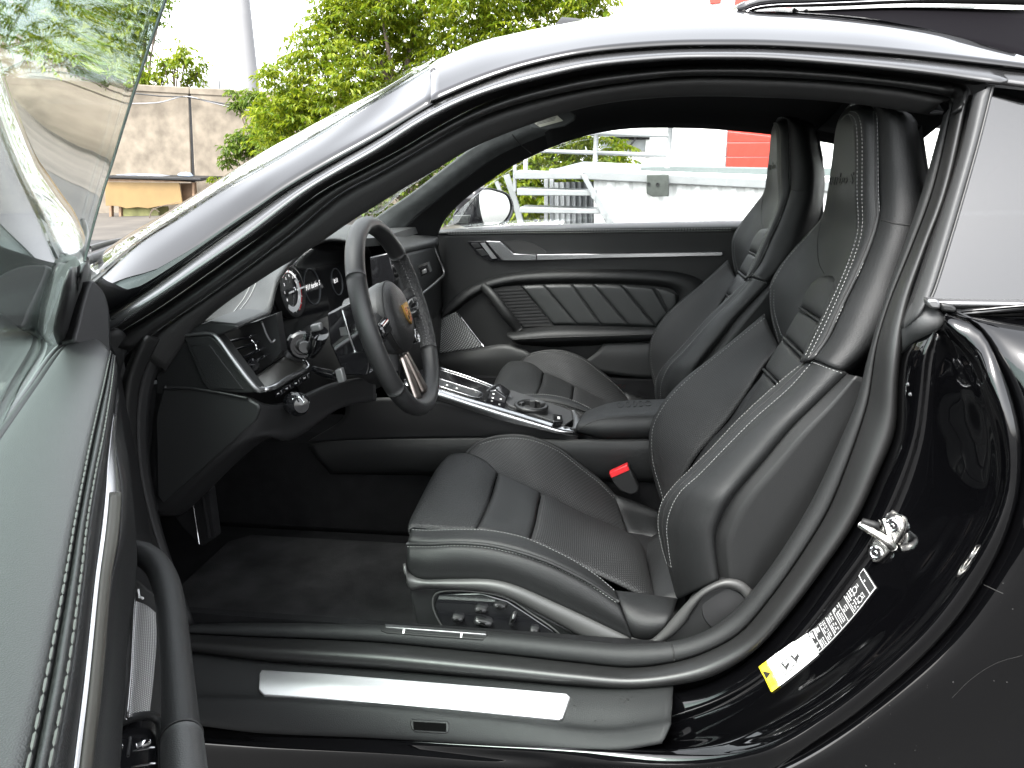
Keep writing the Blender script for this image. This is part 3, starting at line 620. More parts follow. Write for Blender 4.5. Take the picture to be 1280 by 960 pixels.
# seams and stitching
ch = []
T = bvh(head, ridge, side)
def st(tree, pts, lift=.0008, **k):
    r = hits(tree, pts, lift, n=max(40, len(pts)*14))
    if len(r) > 1: ch.extend(stitch_chunks(r, **k))
big = dict(dash=.0034, gap=.0021, r=.00050)
st(T, [(1052, 150), (1058, 144), (1065, 144), (1070, 152), (1072, 170), (1072, 240), (1073, 287), (1064, 320), (1053, 348), (1029, 400), (1006, 447)], **big)
st(T, [(1063, 139), (1071, 141), (1076, 152), (1078, 170), (1078, 240), (1078, 287), (1069, 320), (1058, 348), (1034, 402), (1010, 449)], **big)
st(T, [(1090, 133), (1095, 142), (1097, 170), (1098, 240), (1099, 268), (1090, 302), (1070, 350), (1050, 391), (1035, 425), (1017, 447)], **big)
T2 = bvh(nb)
st(T2, L_[:-1], **big); st(T2, R_[:-1], **big)
st(T2, [(1016, 453), (1034, 460), (1054, 467)], **big)
st(bvh(btop), [(a, b+1.5) for a, b, c in l1], **big); st(bvh(bside, btop), [(a, b+3.5) for a, b, c in l2], **big)
T3 = bvh(farc)
st(T3, [(a, b+3) for a, b, c in cr1[1:]], **big)
st(bvh(farb), [(958, 396), (905, 438), (851, 483), (831, 506), (818, 530), (815, 548), (817, 580), (824, 605), (830, 626)], dash=.004, gap=.003, r=.0005)
st(T, [(964, 362), (964, 385), (968, 405), (975, 430)], **big); st(T, [(968, 362), (968, 385), (972, 403), (979, 425)], **big)
st(T, [(963, 360), (982, 327), (1008, 297), (1026, 276)], dash=.004, gap=.003, r=.0006)
joined('stitching', ch, M['thread'], seat, False)['kind'] = 'stuff'
def seam(tree, pts, r=.0012, m=None, lift=0):
    q = hits(tree, pts, lift, n=40)
    if len(q) > 2: return tube('seam', q, r, m or M['gap'], seat, n=6, m=40)
seam(T, [(1100, 274), (1118, 279), (1140, 282)]); seam(T, [(1092, 140), (1093.5, 170), (1094, 240), (1095, 268), (1085, 302), (1065, 350), (1044, 392), (1029, 425), (1012, 446)])
seam(T2, [(a*.55+c*.45, b*.55+d*.45) for (a, b), (c, d) in zip(L_[:-1], R_[:-1])], .0009)
seam(T, [(1026, 278), (1022, 300), (1024, 330), (1030, 342)], .0008)
# embossed word on the headrest
TH = bvh(head)
em = text('emboss', 'turbo S', (0, 0, 0), (1, 0, 0), (0, 1, 0), 1.0, M['leather_dark'], seat, depth=0, shear=.3, align='RIGHT')
bm = bmesh.new(); bm.from_mesh(em.data); bmesh.ops.subdivide_edges(bm, edges=[e for e in bm.edges if e.calc_length() > .15], cuts=1); bmesh.ops.triangulate(bm, faces=bm.faces)
for v in bm.verts:
    px_, py_ = 1066.5+v.co.x*10.2, 223.5-v.co.y*21-v.co.x*.5
    h = hit(TH, px_, py_, .0011); v.co = h if h else P(px_, py_, -.30)
bmesh.ops.delete(bm, geom=[f for f in bm.faces if max(e.calc_length() for e in f.edges) > .03], context='FACES')
for f in bm.faces:
    if f.normal.dot(CAM-f.calc_center_median()) < 0: f.normal_flip()
bm.to_mesh(em.data); bm.free()
em['kind'] = 'stuff'
_md = em.modifiers.new('thickness', 'SOLIDIFY'); _md.thickness = .0016; _md.offset = -1
# passenger seat: the same seat across the car
def copy_part(o, dx):
    c = o.copy(); COL.objects.link(c); c.location = o.location+dx
    for k in o.children:
        q = k.copy(); COL.objects.link(q); q.parent = c
    return c
pseat = copy_part(seat, Vector((-.008, .74, 0)))
# ================================================================== cabin floor, tunnel, headliner
floor = abox('cabin_floor', -1.45, .75, -.66, .66, .20, .225, M['carpet'], car)
plate('floor_mat', cr([(-.98, -.58, .232), (-.98, -.16, .232), (-.86, -.125, .232), (-.30, -.125, .232), (-.20, -.16, .232), (-.20, -.60, .232), (-.5, -.635, .232), (-.9, -.62, .232)], 60, True) if False else [Vector(p) for p in [(-.98, -.56, .235), (-.98, -.17, .235), (-.94, -.13, .235), (-.30, -.13, .235), (-.22, -.18, .235), (-.22, -.60, .235), (-.26, -.635, .235), (-.84, -.635, .235), (-.90, -.60, .235)]], (0, 0, 1), .010, M['mat'], car, bevel=.004)
abox('sill_wall', -1.3, .2, -.66, -.645, .20, .372, M['carpet'], car)
abox('sill_wall', -1.3, .6, .60, .66, .20, .42, M['carpet'], car)
pl = obj('firewall', [(-1.25, -.66, .2), (-1.25, .66, .2), (-1.12, .66, .34), (-1.12, -.66, .34), (-1.02, .66, .8), (-1.02, -.66, .8)], [(0, 1, 2, 3), (3, 2, 4, 5)], M['carpet'], car, False, .02)
abox('tunnel', -1.1, .6, -.085, .085, .22, .475, M['carpet'], car, .02)
abox('rear_bulkhead', .52, .60, -.62, .62, .2, .86, M['carpet'], car, .02)
abox('rear_side_trim', .32, .62, -.63, -.55, .2, .86, M['trim'], car, .02)
abox('rear_side_trim', .30, .62, .58, .68, .2, .88, M['trim'], car, .02)
abox('parcel_shelf', .55, 1.1, -.60, .60, .80, .86, M['carpet'], car, .02)
# foot rest with its bright strip
pplate('foot_rest', [(205, 632), (232, 614), (262, 612), (270, 672), (252, 684), (228, 660)], -.56, .02, M['carpet'], car, bevel=.003)
tube('foot_rest_strip', [P(239, 615, -.575), P(249, 680, -.575)], .0016, M['silver'], car, n=6, m=4)
tube('foot_rest_rib', [P(252, 613, -.572), P(262, 672, -.572)], .003, M['carpet'], car, n=6, m=4)
# headliner from the near rail over to the far window top
farw = [(548, 277), (564, 263), (597, 237), (628, 214), (660, 197), (685, 185), (710, 176), (745, 167), (780, 161.5), (820, 160), (880, 161), (925, 164.5), (960, 168), (1020, 176), (1090, 190)]
fw = [P(a, b, interp(a, [540, 700, 900, 1100], [.66, .60, .575, .59])) for a, b in farw]
k5 = [P(a, b, Ya(a)+.087) for a, b in K5[10:]]
k5 = cr(k5, 15)
fw2 = cr(fw[5:], 15)
crown = [Vector(((p.x+q.x)/2-.02, 0, max(p.z, q.z)+.085)) for p, q in zip(k5, fw2)]
patch('headliner', [k5, [Vector((p.x, p.y+.12, p.z+.055)) for p in k5], crown, [Vector((p.x, p.y-.10, p.z+.055)) for p in fw2], fw2], M['fabric'], car, nu=40, nv=40)
# far windscreen pillar, lined in suede cloth
up = [(430, 305), (466, 275), (517, 240), (556, 210), (595, 182), (640, 162), (690, 144), (720, 134)]
lo = [(545, 300), (556, 275), (578, 252), (604, 232), (640, 208), (672, 192), (700, 180), (735, 169)]
upv = [P(a, b, .50) for a, b in up]; lov = [P(a, b, interp(a, [545, 735], [.66, .595])) for a, b in lo]
mdv = [P((a*.45+c*.55), (b*.45+d*.55), .555) for (a, b), (c, d) in zip(up, lo)]
patch('far_pillar_trim', [upv, [p.lerp(q, .5)+Vector((.006, -.012, .0)) for p, q in zip(upv, mdv)], mdv], M['suede'], car, nu=14, nv=40)
patch('far_pillar_trim', [[p for p in mdv], [p.lerp(q, .5)+Vector((.004, .002, 0)) for p, q in zip(mdv, lov)], lov], M['fabric'], car, nu=10, nv=40)
tube('pillar_seam', [(640, 168, .50), (650, 180, .53), (664, 192, .56)], .0015, M['gap'], car, n=6, m=10)
roofin = [Vector((.40, -.52, 1.115)), Vector((.42, 0, 1.21)), Vector((.40, .52, 1.115))]
patch('rear_header', [roofin, [Vector((.62, -.52, 1.06)), Vector((.64, 0, 1.18)), Vector((.62, .52, 1.06))]], M['fabric'], car, nu=10, nv=20)
patch('far_quarter_window', [[Vector((.385, .655, 1.075)), Vector((.60, .62, 1.10)), Vector((.82, .585, 1.07))], [Vector((.36, .70, .98)), Vector((.60, .68, .985)), Vector((.86, .66, .97))], [Vector((.33, .74, .885)), Vector((.60, .745, .885)), Vector((.90, .74, .885))]], M['glass'], car, nu=8, nv=12)
patch('far_b_pillar', [[Vector((.345, .60, 1.10)), Vector((.385, .60, 1.10))], [Vector((.315, .66, .98)), Vector((.365, .66, .98))], [Vector((.285, .70, .86)), Vector((.34, .70, .86))]], M['fabric'], car, nu=10, nv=4)
# sun visor with its label
pv = pplate('sun_visor', [(655, 150), (668, 142), (690, 138), (712, 137), (720, 143), (718, 150), (705, 158), (684, 162), (664, 160)], .22, .015, M['suede'], car, bevel=.003)
pplate('visor_label', [(665, 152), (696, 144), (704, 151), (675, 159)], .216, .0015, mat('cream_label', (.50, .50, .42), .5), pv)
for k in range(3):
    pplate('label_print', [(671, 152+k*1.6), (695-k, 146+k*1.8), (695.6-k, 146.6+k*1.8), (671.6, 152.6+k*1.6)], .2155, .0006, M['thread_dark'], pv)
# ================================================================== far door
fd = patch('far_door', [[(545, 292, .685), (700, 288, .685), (960, 287, .685)], [(548, 320, .688), (700, 318, .688), (965, 313, .688)], [(550, 372, .69), (620, 348, .69), (965, 345, .69)], [(545, 440, .70), (700, 460, .70), (965, 460, .70)], [(545, 520, .70), (700, 520, .70), (965, 520, .70)]], M['leather_dark'], car, nu=40, nv=30, solid=.02)
dl = mat('door_leather', (.012, .013, .013), .44, bump=.3, bscale=900, bkind='leather')
patch('door_top_pad', [[(550, 287, .76), (640, 281, .76), (740, 279, .76), (960, 274.5, .76)], [(550, 287.5, .72), (640, 282.5, .72), (740, 280.5, .72), (960, 276, .72)], [(545, 290.5, .675), (640, 288, .675), (740, 287, .675), (960, 284.5, .675)], [(545, 294, .68), (640, 292.5, .68), (740, 291.5, .68), (960, 289, .68)]], dl, fd, nu=16, nv=30)
fch = []
for k in (0, 2.6):
    a = cr([(560, 290.2+k, .6715-.0005*k), (640, 288.6+k, .6715), (740, 287.6+k, .6715), (915, 285.6+k, .6715)], 120); fch += stitch_chunks(a, .0052, .003, .0011)
joined('stitching', fch, M['thread'], fd, False)['kind'] = 'stuff'
patch('far_window', [[(553, 288, .70), (640, 282, .70), (800, 279, .70), (970, 276, .70)], [(575, 262, .685), (660, 235, .67), (800, 225, .66), (1000, 224, .66)], [(612, 231, .655), (685, 185.5, .62), (800, 160, .60), (1060, 182, .61)]], M['glass'], fd, nu=10, nv=14, solid=.003)
pplate('trim_strip', [(671, 318), (760, 317.2), (903, 315), (903, 319.8), (760, 322.5), (671, 325.5)], .672, .012, M['silver'], fd, bevel=.0015)
hd = pplate('door_handle', [(607, 301), (625, 301.5), (634, 309), (642, 317), (670, 318.5), (670.5, 325.5), (650, 326), (628, 326), (618, 315)], .668, .014, M['silver'], fd, bevel=.002)
pplate('handle_recess', [(630, 302), (650, 300), (668, 305), (682, 314), (682, 317), (668, 317.5), (644, 316)], .682, .01, M['gap'], fd)
mp_ = pplate('memory_switches', [(584, 302), (607, 301), (628, 326), (612, 326.5), (596, 318)], .676, .012, M['gloss'], fd, bevel=.001)
pplate('memory_button', [(588, 304), (597, 303.5), (601, 309), (593, 310)], .672, .004, swm, mp_, bevel=.0008)
pplate('memory_button', [(595, 312), (603, 311), (610, 319), (602, 320)], .672, .004, swm, mp_, bevel=.0008)
pplate('lock_button', [(600, 304), (606, 303.5), (621, 323), (615, 324)], .671, .004, M['greymetal'], mp_, bevel=.0008)
# arm-rest landscape: raised rim, quilted insert, ribbed grille, pull
rim = [(548, 392), (560, 380), (582, 361), (608, 349), (640, 341), (690, 337), (760, 336.5), (820, 337.5), (852, 341), (875, 349), (890, 362), (900, 390)]
ins = [(552, 400), (570, 388), (592, 372), (612, 362), (640, 356.5), (690, 354), (760, 354), (815, 357), (842, 362), (849, 370), (846, 384), (832, 406)]
patch('armrest_rim', [[(a, b, .690) for a, b in rim], [(a*.7+c*.3, b*.7+d*.3, .672) for (a, b), (c, d) in zip(rim, ins)], [(a*.3+c*.7, b*.3+d*.7, .668) for (a, b), (c, d) in zip(rim, ins)], [(a, b, .684) for a, b in ins]], M['leather_dark'], fd, nu=14, nv=50)
pplate('quilt_backing', [(652, 357), (690, 355), (765, 355), (818, 359), (842, 365), (847, 371), (843, 386), (832, 406), (820, 410), (692, 407.5)], .6815, .004, M['leather'], fd)
topq = lambda x: interp(x, [650, 690, 765, 820, 838, 848], [357.5, 355.5, 355.5, 360, 364, 370]); 
cuts = [((652, 357.5), (692, 406.5)), ((679, 356), (722, 406.5)), ((715, 355.5), (752, 407)), ((742, 355.5), (787, 408)), ((777, 356.5), (821, 409.5)), ((817, 360), (836, 393))]
for i in range(5):
    (a, b), (c, d) = cuts[i]; (e, f), (g, h) = cuts[i+1]
    rows = [[(a+.0, b, .680), ((a+e)/2, (b+f)/2-.5, .680), (e-.0, f, .680)], [((a+c)/2+.4, (b+d)/2, .680), ((a+c+e+g)/4, (b+d+f+h)/4, .680), ((e+g)/2-.4, (f+h)/2, .680)], [(c+.4, d, .680), ((c+g)/2, (d+h)/2, .680), (g-.4, h, .680)]]
    patch('quilt_panel', rows, dl, fd, nu=12, nv=10, puff=.0014, k=4)
patch('quilt_panel', [[(819, 360, .680), (834, 362, .680), (847, 369, .680)], [(828, 377, .680), (838, 376, .680), (846, 378, .680)], [(837, 393, .680), (841, 388, .680), (844, 384, .680)]], dl, fd, nu=12, nv=8, puff=.0025, k=4)
pplate('door_grille', [(615, 361), (632, 358), (651, 357.5), (691, 407), (655, 408.5), (640, 392)], .681, .01, M['gap'], fd)
for k in range(11):
    t = (k+.5)/11; a = (616+t*30, 361+t*44); b = (652+t*36, 360+t*44)
    pplate('grille_slat', [(a[0], a[1]), (b[0], b[1]-1), (b[0]+1.2, b[1]+.6), (a[0]+1.2, a[1]+1.8)], .678, .006, M['plastic'], fd)
tube('door_pull', [(604, 358, .66), (614, 368, .640), (632, 392, .632), (648, 412, .650)], [.014, .017, .018, .016], M['leather_dark'], fd, n=12, m=24, squash=.75)
patch('armrest', [[(636, 413, .68), (690, 407, .68), (760, 408, .68), (838, 409, .68)], [(634, 420, .615), (690, 414, .600), (760, 413, .600), (838, 412, .600)], [(640, 426, .605), (690, 424, .590), (760, 422, .590), (838, 420, .590)], [(650, 431, .66), (690, 433, .66), (760, 431, .66), (838, 427, .66)]], M['leather_dark'], fd, nu=20, nv=40)
tube('armrest_seam', [(640, 424.5, .600), (690, 421.8, .588), (760, 419.8, .588), (836, 417, .588)], .0016, M['gap'], fd, n=6, m=30)
pplate('pocket', [(640, 430), (690, 434), (830, 428), (830, 470), (650, 470), (560, 450)], .675, .02, M['gap'], fd)
patch('pocket_front', [[(540, 443, .66), (590, 436, .64), (632, 430.5, .62), (657, 437, .62)], [(540, 456, .64), (590, 450, .62), (640, 444, .61), (664, 443, .61)], [(540, 480, .65), (590, 480, .63), (650, 480, .62), (690, 474, .62)]], M['trim'], fd, nu=10, nv=20)
patch('pocket_rear', [[(754, 429, .62), (790, 427.5, .62), (850, 425, .62)], [(745, 441, .615), (785, 441, .61), (850, 440, .61)], [(720, 458, .62), (780, 470, .61), (850, 475, .61)]], M['trim'], fd, nu=10, nv=14)
pplate('door_reflector', [(757, 481), (782, 480.5), (781, 486), (758, 487)], .60, .006, M['red'], fd)
sp = patch('speaker_grille', [[(540, 403, .676), (555, 396, .676), (571, 389.5, .676)], [(541, 422, .676), (562, 417, .676), (588, 412.5, .676)], [(541, 442, .676), (566, 440, .676), (605, 434.5, .676)]], M['grille'], fd, nu=16, nv=16, solid=.004)
tube('grille_edge', [(570.5, 389, .672), (605.5, 434.5, .672)], .0022, M['silver'], sp, n=6, m=6)
tube('grille_edge', [(605.5, 434.8, .672), (560, 440.5, .672)], .0012, M['silver'], sp, n=6, m=6)
# far mirror
mn = Vector((.90, -.42, .08)).normalized(); mc = P(618, 259, .945)
rimp = [(598.5, 240), (606, 236), (620, 237.5), (636, 245), (641, 261), (632, 279), (618, 282.5), (604.5, 282.5), (600, 262)]
r0 = cr([PP(a, b, mc, mn) for a, b in rimp], 48, True); cen = sum(r0, Vector())/48
bk = lambda k, d, dx=0: [cen+(p-cen)*k-mn*d+Vector((0, dx, 0)) for p in r0]
mo = obj('wing_mirror', [p for q in (bk(.97, .004), bk(1.04, -.002), bk(1.10, .02), bk(1.08, .06), bk(.85, .11), bk(.4, .14), bk(.02, .145)) for p in q], faces_grid(7, 48, False, True), M['gloss'], fd)
mg = plate('mirror_glass', [PP(a, b, mc, mn) for a, b in [(599.5, 242), (606, 237.5), (620, 239.5), (634, 246.5), (637.5, 261), (629, 276.5), (618, 280), (605.5, 280)]], mn, .006, mat('mirror_silver', (.9, .9, .9), .005, 1.0), mo, smoothn=40)
pplate('mirror_foot', [(566, 281), (566, 268), (574, 257), (590, 247), (600, 240), (606, 282)], .92, .05, M['gloss'], mo, bevel=.004)
pplate('mirror_quarter_trim', [(566, 280), (567, 269), (588, 269), (585, 280)], .73, .01, dl, fd, bevel=.002)
# ================================================================== centre console
con = patch('centre_console', [[(385, 556, -.095), (420, 550, -.10), (610, 546, -.105), (702, 549, -.11), (860, 548, -.11)], [(395, 572, -.105), (450, 566, -.11), (610, 562, -.115), (702, 563, -.118), (860, 562, -.118)], [(410, 588, -.10), (470, 588, -.105), (610, 590, -.11), (702, 594, -.11), (860, 598, -.11)], [(412, 592, -.09), (470, 593, -.09), (610, 596, -.09), (702, 600, -.09), (860, 604, -.09)]], M['leather_dark'], car, nu=16, nv=50)
patch('console_side', [[(430, 498, -.10), (545, 500, -.115), (632, 527, -.115), (698, 542, -.115), (722, 545, -.11)], [(430, 520, -.105), (530, 522, -.112), (620, 538, -.112), (690, 545, -.112), (722, 548, -.11)], [(385, 552, -.10), (500, 548, -.105), (610, 546, -.108), (690, 548, -.11), (722, 550, -.11)]], M['plastic'], con, nu=14, nv=40)
patch('console_strip', [[(505, 474, -.095), (548, 486.5, -.10), (590, 499, -.10), (632, 511, -.10), (672, 523, -.10), (705, 533, -.10), (714, 534, -.095)], [(505, 480, -.118), (548, 492, -.120), (590, 505, -.120), (632, 518, -.120), (672, 530, -.120), (704, 539, -.12), (717, 539, -.11)], [(505, 487, -.118), (545, 500, -.120), (590, 515, -.120), (632, 528, -.120), (672, 537, -.120), (700, 543, -.12), (719, 541, -.11)]], M['silver'], con, nu=14, nv=50, solid=.006)
_q = [P(505, 473.5, -.094), P(704, 532.5, -.098), P(714, 514, .06)]
cpn = (_q[1]-_q[0]).cross(_q[2]-_q[0]).normalized()
if cpn.z < 0: cpn = -cpn
def CT(a, b, lift=0): return PP(a, b, _q[0]+cpn*lift, cpn)
ctop = plate('console_top', [CT(a, b) for a, b in [(505, 473.5), (548, 486), (632, 510.5), (704, 532.5), (715, 526), (716, 517), (706, 509), (644, 492), (590, 471), (545, 456), (525, 462)]], cpn, .012, M['gloss'], con, bevel=.002)
def onq(name, px, m, lift, th, parent, bevel=0):
    q = [CT(a, b, lift) for a, b in px]
    return plate(name, q, cpn, th, m, parent, bevel=bevel)
tube('console_edge', [CT(a, b, .002) for a, b in [(551, 460), (580, 469), (616, 482.5), (640, 494.5)]], .0016, M['silver'], con, n=6, m=20)
bp = onq('button_panel', [(548, 473), (602, 491), (596, 497), (548, 481)], M['plastic'], .003, .003, con, .0008)
tube('button_frame', [CT(a, b, .004) for a, b in [(548, 473), (575, 481.5), (602, 491), (597, 497), (570, 489.5), (548, 482)]], .0009, M['silver'], bp, n=6, m=30)
for a, b in ((559, 480.5), (571, 484.3)):
    onq('console_button', [(a-4, b-2.5), (a+5, b+.4), (a+3.5, b+4), (a-5, b+1.2)], swm, .005, .003, bp, .0005)
    onq('button_symbol', [(a-1, b-.4), (a+1.2, b+.3), (a+.6, b+1.6), (a-1.5, b+.9)], M['white'], .0055, .0006, bp)
pplate('gear_selector', [(611, 489), (620, 487), (634, 497), (632, 506), (622, 507), (608, 500)], -.045, .05, M['gloss'], con, bevel=.003)
for a, b in ((617, 492.5), (626, 499), (616, 497.5)):
    pplate('selector_symbol', [(a-1.2, b-1), (a+1.2, b-.6), (a+1, b+1), (a-1.2, b+.6)], -.047, .001, M['white'], con)
tube('selector_edge', [P(609, 488, -.03), P(620, 482, .0), P(634, 492, .02), P(640, 498, .0)], .0018, M['greymetal'], con, n=6, m=16)
gp = mat('grey_console_plastic', (.032, .032, .033), .5, bump=.3, bscale=800)
onq('cup_surround', [(636, 506), (620, 484), (640, 488), (706, 510), (714, 514), (716, 524), (706, 531)], gp, .004, .004, con, .001)
cc = CT(664, 507, .012); cn = Vector((.08, 0, 1))
cr_ = .034
cupm = mat('cup_rubber', (.013, .013, .0135), .4)
tube('cup_holder', [cc+Vector((cos(t)*cr_, sin(t)*cr_, -cos(t)*.003)) for t in [2*pi*i/24 for i in range(24)]], .0048, cupm, con, n=10, m=48, closed=True)
lathe('cup_well', cc+Vector((0, 0, -.05)), cn, [(.029, .0), (.0315, .05), (.0335, .05), (.0335, -.02), (.001, -.02), (.001, 0)], M['gap'], con, n=32)
lathe('cup_collar', cc+Vector((0, 0, -.045)), cn, [(.034, 0), (.0355, .02), (.0345, .043), (.0335, .043), (.033, 0)], cupm, con, n=32)
for t in (.5, 1.6, 2.7):
    q = cc+Vector((cos(t)*.027, sin(t)*.027, -.006)); box('cup_grip', q, (cos(t)*.006, sin(t)*.006, .0), (-sin(t)*.006, cos(t)*.006, 0), (0, 0, .010), cupm, con, .001)
onq('console_switch', [(691, 517), (703, 519), (704, 527), (692, 527)], M['gloss'], .009, .010, con, .0012)
onq('switch_symbol', [(697, 520.5), (700, 521), (700, 523.5), (697, 523.2)], M['white'], .0098, .0006, con)
tube('console_end', [P(704, 537, -.105), P(717, 539, -.09), P(721, 531, -.05), P(717, 515, .05)], [.008, .009, .008, .005], M['greymetal'], con, n=10, m=24)
arm = patch('centre_armrest', [[(721, 541, -.10), (752, 548, -.11), (812, 548, -.11), (880, 548, -.11)], [(720, 533, -.105), (748, 538, -.122), (812, 538, -.122), (880, 538, -.122)], [(723, 527, -.09), (752, 524, -.11), (812, 521, -.112), (880, 521, -.112)], [(728, 519, -.03), (756, 511, -.03), (812, 508, -.03), (880, 508, -.03)], [(735, 513, .05), (765, 503, .06), (825, 499, .06), (880, 499, .06)], [(738, 516, .08), (768, 506, .10), (828, 502, .10), (880, 502, .10)]], M['leather'], con, nu=26, nv=40)
T5 = bvh(arm)
q = hits(T5, [(723, 537), (740, 527.5), (770, 521.5), (812, 519.5)], .0, 30)
if len(q) > 3: tube('armrest_seam', q, .001, M['gap'], arm, n=6, m=30)
# embossed shield on the arm-rest lid
for k, (a, b, w, h) in enumerate(((775, 507, 4, 3), (785, 506, 3, 3.4), (793, 505.6, 2.2, 3.6), (801, 505.2, 3, 3.4), (810, 504.8, 4, 3))):
    c = [hit(T5, a+sx*w*.8, b+sy*h, .0006) for sx, sy in ((-1, -.6), (0, -1), (1, -.6), (1, .6), (0, 1), (-1, .6))]
    if all(c): tube('emboss', c, .0008, M['leather'], arm, n=6, m=16, closed=True)
# seat-belt buckle
bk = pplate('belt_buckle', [(761, 593), (786, 583), (799, 610), (797, 616), (788, 619), (775, 614), (768, 606)], -.150, .022, M['plastic'], car, bevel=.003)
pplate('buckle_button', [(761.5, 591.5), (784, 581), (787, 588), (764, 598)], -.153, .016, M['red'], bk, bevel=.0015)
# ================================================================== dashboard
dash = patch('dashboard', [[(212, 405, -.66)] and [PX(250, 400, -.80), PX(282, 362, -.84), PX(322, 322, -.88), PX(362, 298, -.90), PX(400, 283, -.92), PX(440, 281, -.90), PX(470, 284, -.86)], [PX(285, 402, -.70), PX(310, 368, -.73), PX(338, 331, -.76), PX(372, 305, -.78), PX(405, 290, -.80), PX(438, 288, -.80), PX(466, 292, -.78)], [PX(306, 404, -.655), PX(328, 382, -.66), PX(341, 345, -.67), PX(368, 315, -.68), PX(396, 298, -.69), PX(426, 295.5, -.70), PX(455, 302, -.70)], [PX(318, 404, -.640), PX(336, 391, -.64), PX(346, 352, -.65), PX(370, 321, -.66), PX(397, 303, -.67), PX(424, 300, -.68), PX(450, 308, -.68)], [PX(320, 406, -.66), PX(338, 393, -.67), PX(348, 356, -.68), PX(372, 324, -.69), PX(398, 306, -.70), PX(424, 303, -.71), PX(448, 312, -.71)]], mat('dash_leather', (.027, .028, .028), .5, bump=.3, bscale=900, bkind='leather'), car, nu=40, nv=60)
dle = bpy.data.materials['dash_leather']
T6 = bvh(dash); dch = []
for dx in (0, 6):
    q = hits(T6, [(287+dx, 398), (296+dx, 386), (305+dx, 374), (313+dx, 358), (317+dx, 346)], .001, 40)
    if len(q) > 2: dch += stitch_chunks(q, .0055, .001, .0011)
joined('stitching', dch, M['thread'], dash, False)['kind'] = 'stuff'
top = obj('dash_top', [(-1.12, -.68, .86), (-1.12, .68, .86), (-.86, .67, .868), (-.70, .64, .862), (-.68, .2, .875), (-.80, -.1, .90), (-.86, -.5, .89), (-.85, -.67, .86)], [(0, 1, 2, 3, 4, 5, 6, 7)], dle, dash, False, .02)
# passenger side of the dash
patch('dash_far', [[P(470, 292, .20), P(500, 293, .45), P(545, 295, .66)], [P(480, 300, .10), P(510, 300, .42), P(548, 298, .655)], [P(486, 318, .05), P(514, 309, .40), P(549, 302, .65)], [P(486, 324, .07), P(514, 315, .41), P(549, 307, .66)]], dle, dash, nu=14, nv=20)
patch('dash_far_face', [[P(486, 322, .09), P(514, 313, .42), P(547, 304, .66)], [P(496, 350, .14), P(522, 338, .44), P(552, 330, .66)], [P(505, 400, .14), P(528, 372, .44), P(552, 346, .66)], [P(500, 420, .14), P(540, 400, .50), P(553, 385, .68)]], M['trim'], dash, nu=16, nv=16)
tube('dash_trim_edge', [P(541, 306, .625), P(548, 322, .63), P(555, 340, .635), P(548, 350, .56), P(529, 366, .42), P(516, 378, .30)], [.003, .003, .004, .004, .0035, .003], M['greymetal'], dash, n=8, m=40)
vent = pplate('air_vent', [(522, 333), (534, 328), (538, 340), (526, 346)], .40, .02, M['gap'], dash)
for k in range(3):
    pplate('vent_slat', [(523+k, 335+k*3.5), (533+k, 331+k*3.5), (533.6+k, 332.6+k*3.5), (523.6+k, 336.8+k*3.5)], .392, .006, M['gloss'], vent)
pplate('vent_tab', [(527, 338), (532, 336), (533, 341), (528, 343)], .385, .008, M['greymetal'], vent, bevel=.001)
patch('glovebox', [[P(500, 400, .15), P(530, 380, .45), P(552, 372, .68)], [P(500, 440, .12), P(535, 420, .45), P(552, 405, .68)], [P(500, 480, .12), P(535, 470, .45), P(548, 460, .68)]], M['plastic'], dash, nu=12, nv=14)
pplate('centre_screen', [(462, 322), (486, 316), (494, 350), (489, 372), (466, 366)], -.02, .03, M['gloss'], dash, bevel=.002)
# instruments
no = Vector((1, 0, .12)).normalized()
io_ = PX(385, 360, -.72)
def IP(a, b, d=0): return PP(a, b, io_+no*d, no)
cl = plate('instrument_cluster', [IP(a, b) for a, b in [(326, 410), (336, 386), (343, 348), (366, 316), (392, 298), (424, 294), (456, 300), (470, 330), (470, 390), (430, 402), (395, 410), (360, 425), (335, 425)]], no, .03, M['gloss'], dash)
glow = bpy.data.materials.new('screen_glow'); glow.use_nodes = True; gb = glow.node_tree.nodes['Principled BSDF']; gb.inputs['Base Color'].default_value = (.1, .1, .1, 1); gb.inputs['Emission Color'].default_value = (1, 1, 1, 1); gb.inputs['Emission Strength'].default_value = .16
glowr = bpy.data.materials.new('screen_red'); glowr.use_nodes = True; gb = glowr.node_tree.nodes['Principled BSDF']; gb.inputs['Base Color'].default_value = (.3, .02, .02, 1); gb.inputs['Emission Color'].default_value = (1, .05, .05, 1); gb.inputs['Emission Strength'].default_value = .05
e1 = Vector((0, 1, 0)); e2 = no.cross(e1).normalized()
if e2.z < 0: e2 = -e2
def ring_arc(name, c, r, w, m, parent, a0=0, a1=2*pi, n=48, d=.0):
    vs = []; fs = []
    for i in range(n+1):
        t = a0+(a1-a0)*i/n; u = e1*cos(t)+e2*sin(t)
        vs += [c+u*(r-w/2)+no*d, c+u*(r+w/2)+no*(d), c+u*(r+w/2)+no*(d-.002), c+u*(r-w/2)+no*(d-.002)]
    for i in range(n):
        b = i*4
        for q in range(4): fs.append((b+q, b+(q+1) % 4, b+4+(q+1) % 4, b+4+q))
    return obj(name, vs, fs, m, parent, False)
c1 = IP(363, 364, .012)
dial = lathe('rev_counter', c1-no*.010, no, [(.052, 0), (.052, .016), (.047, .017), (.045, .008), (0, .008)], M['plastic'], cl, n=48)
ring_arc('dial_scale', c1, .036, .010, mat('dial_white', (.7, .7, .7), .35), dial, -2.3, .55, d=.002)
ring_arc('dial_scale', c1, .039, .003, glow, dial, .6, 2.2, d=.002)
ring_arc('dial_red', c1, .0450, .0007, M['red'], dial, -1.2, .2, d=.002)
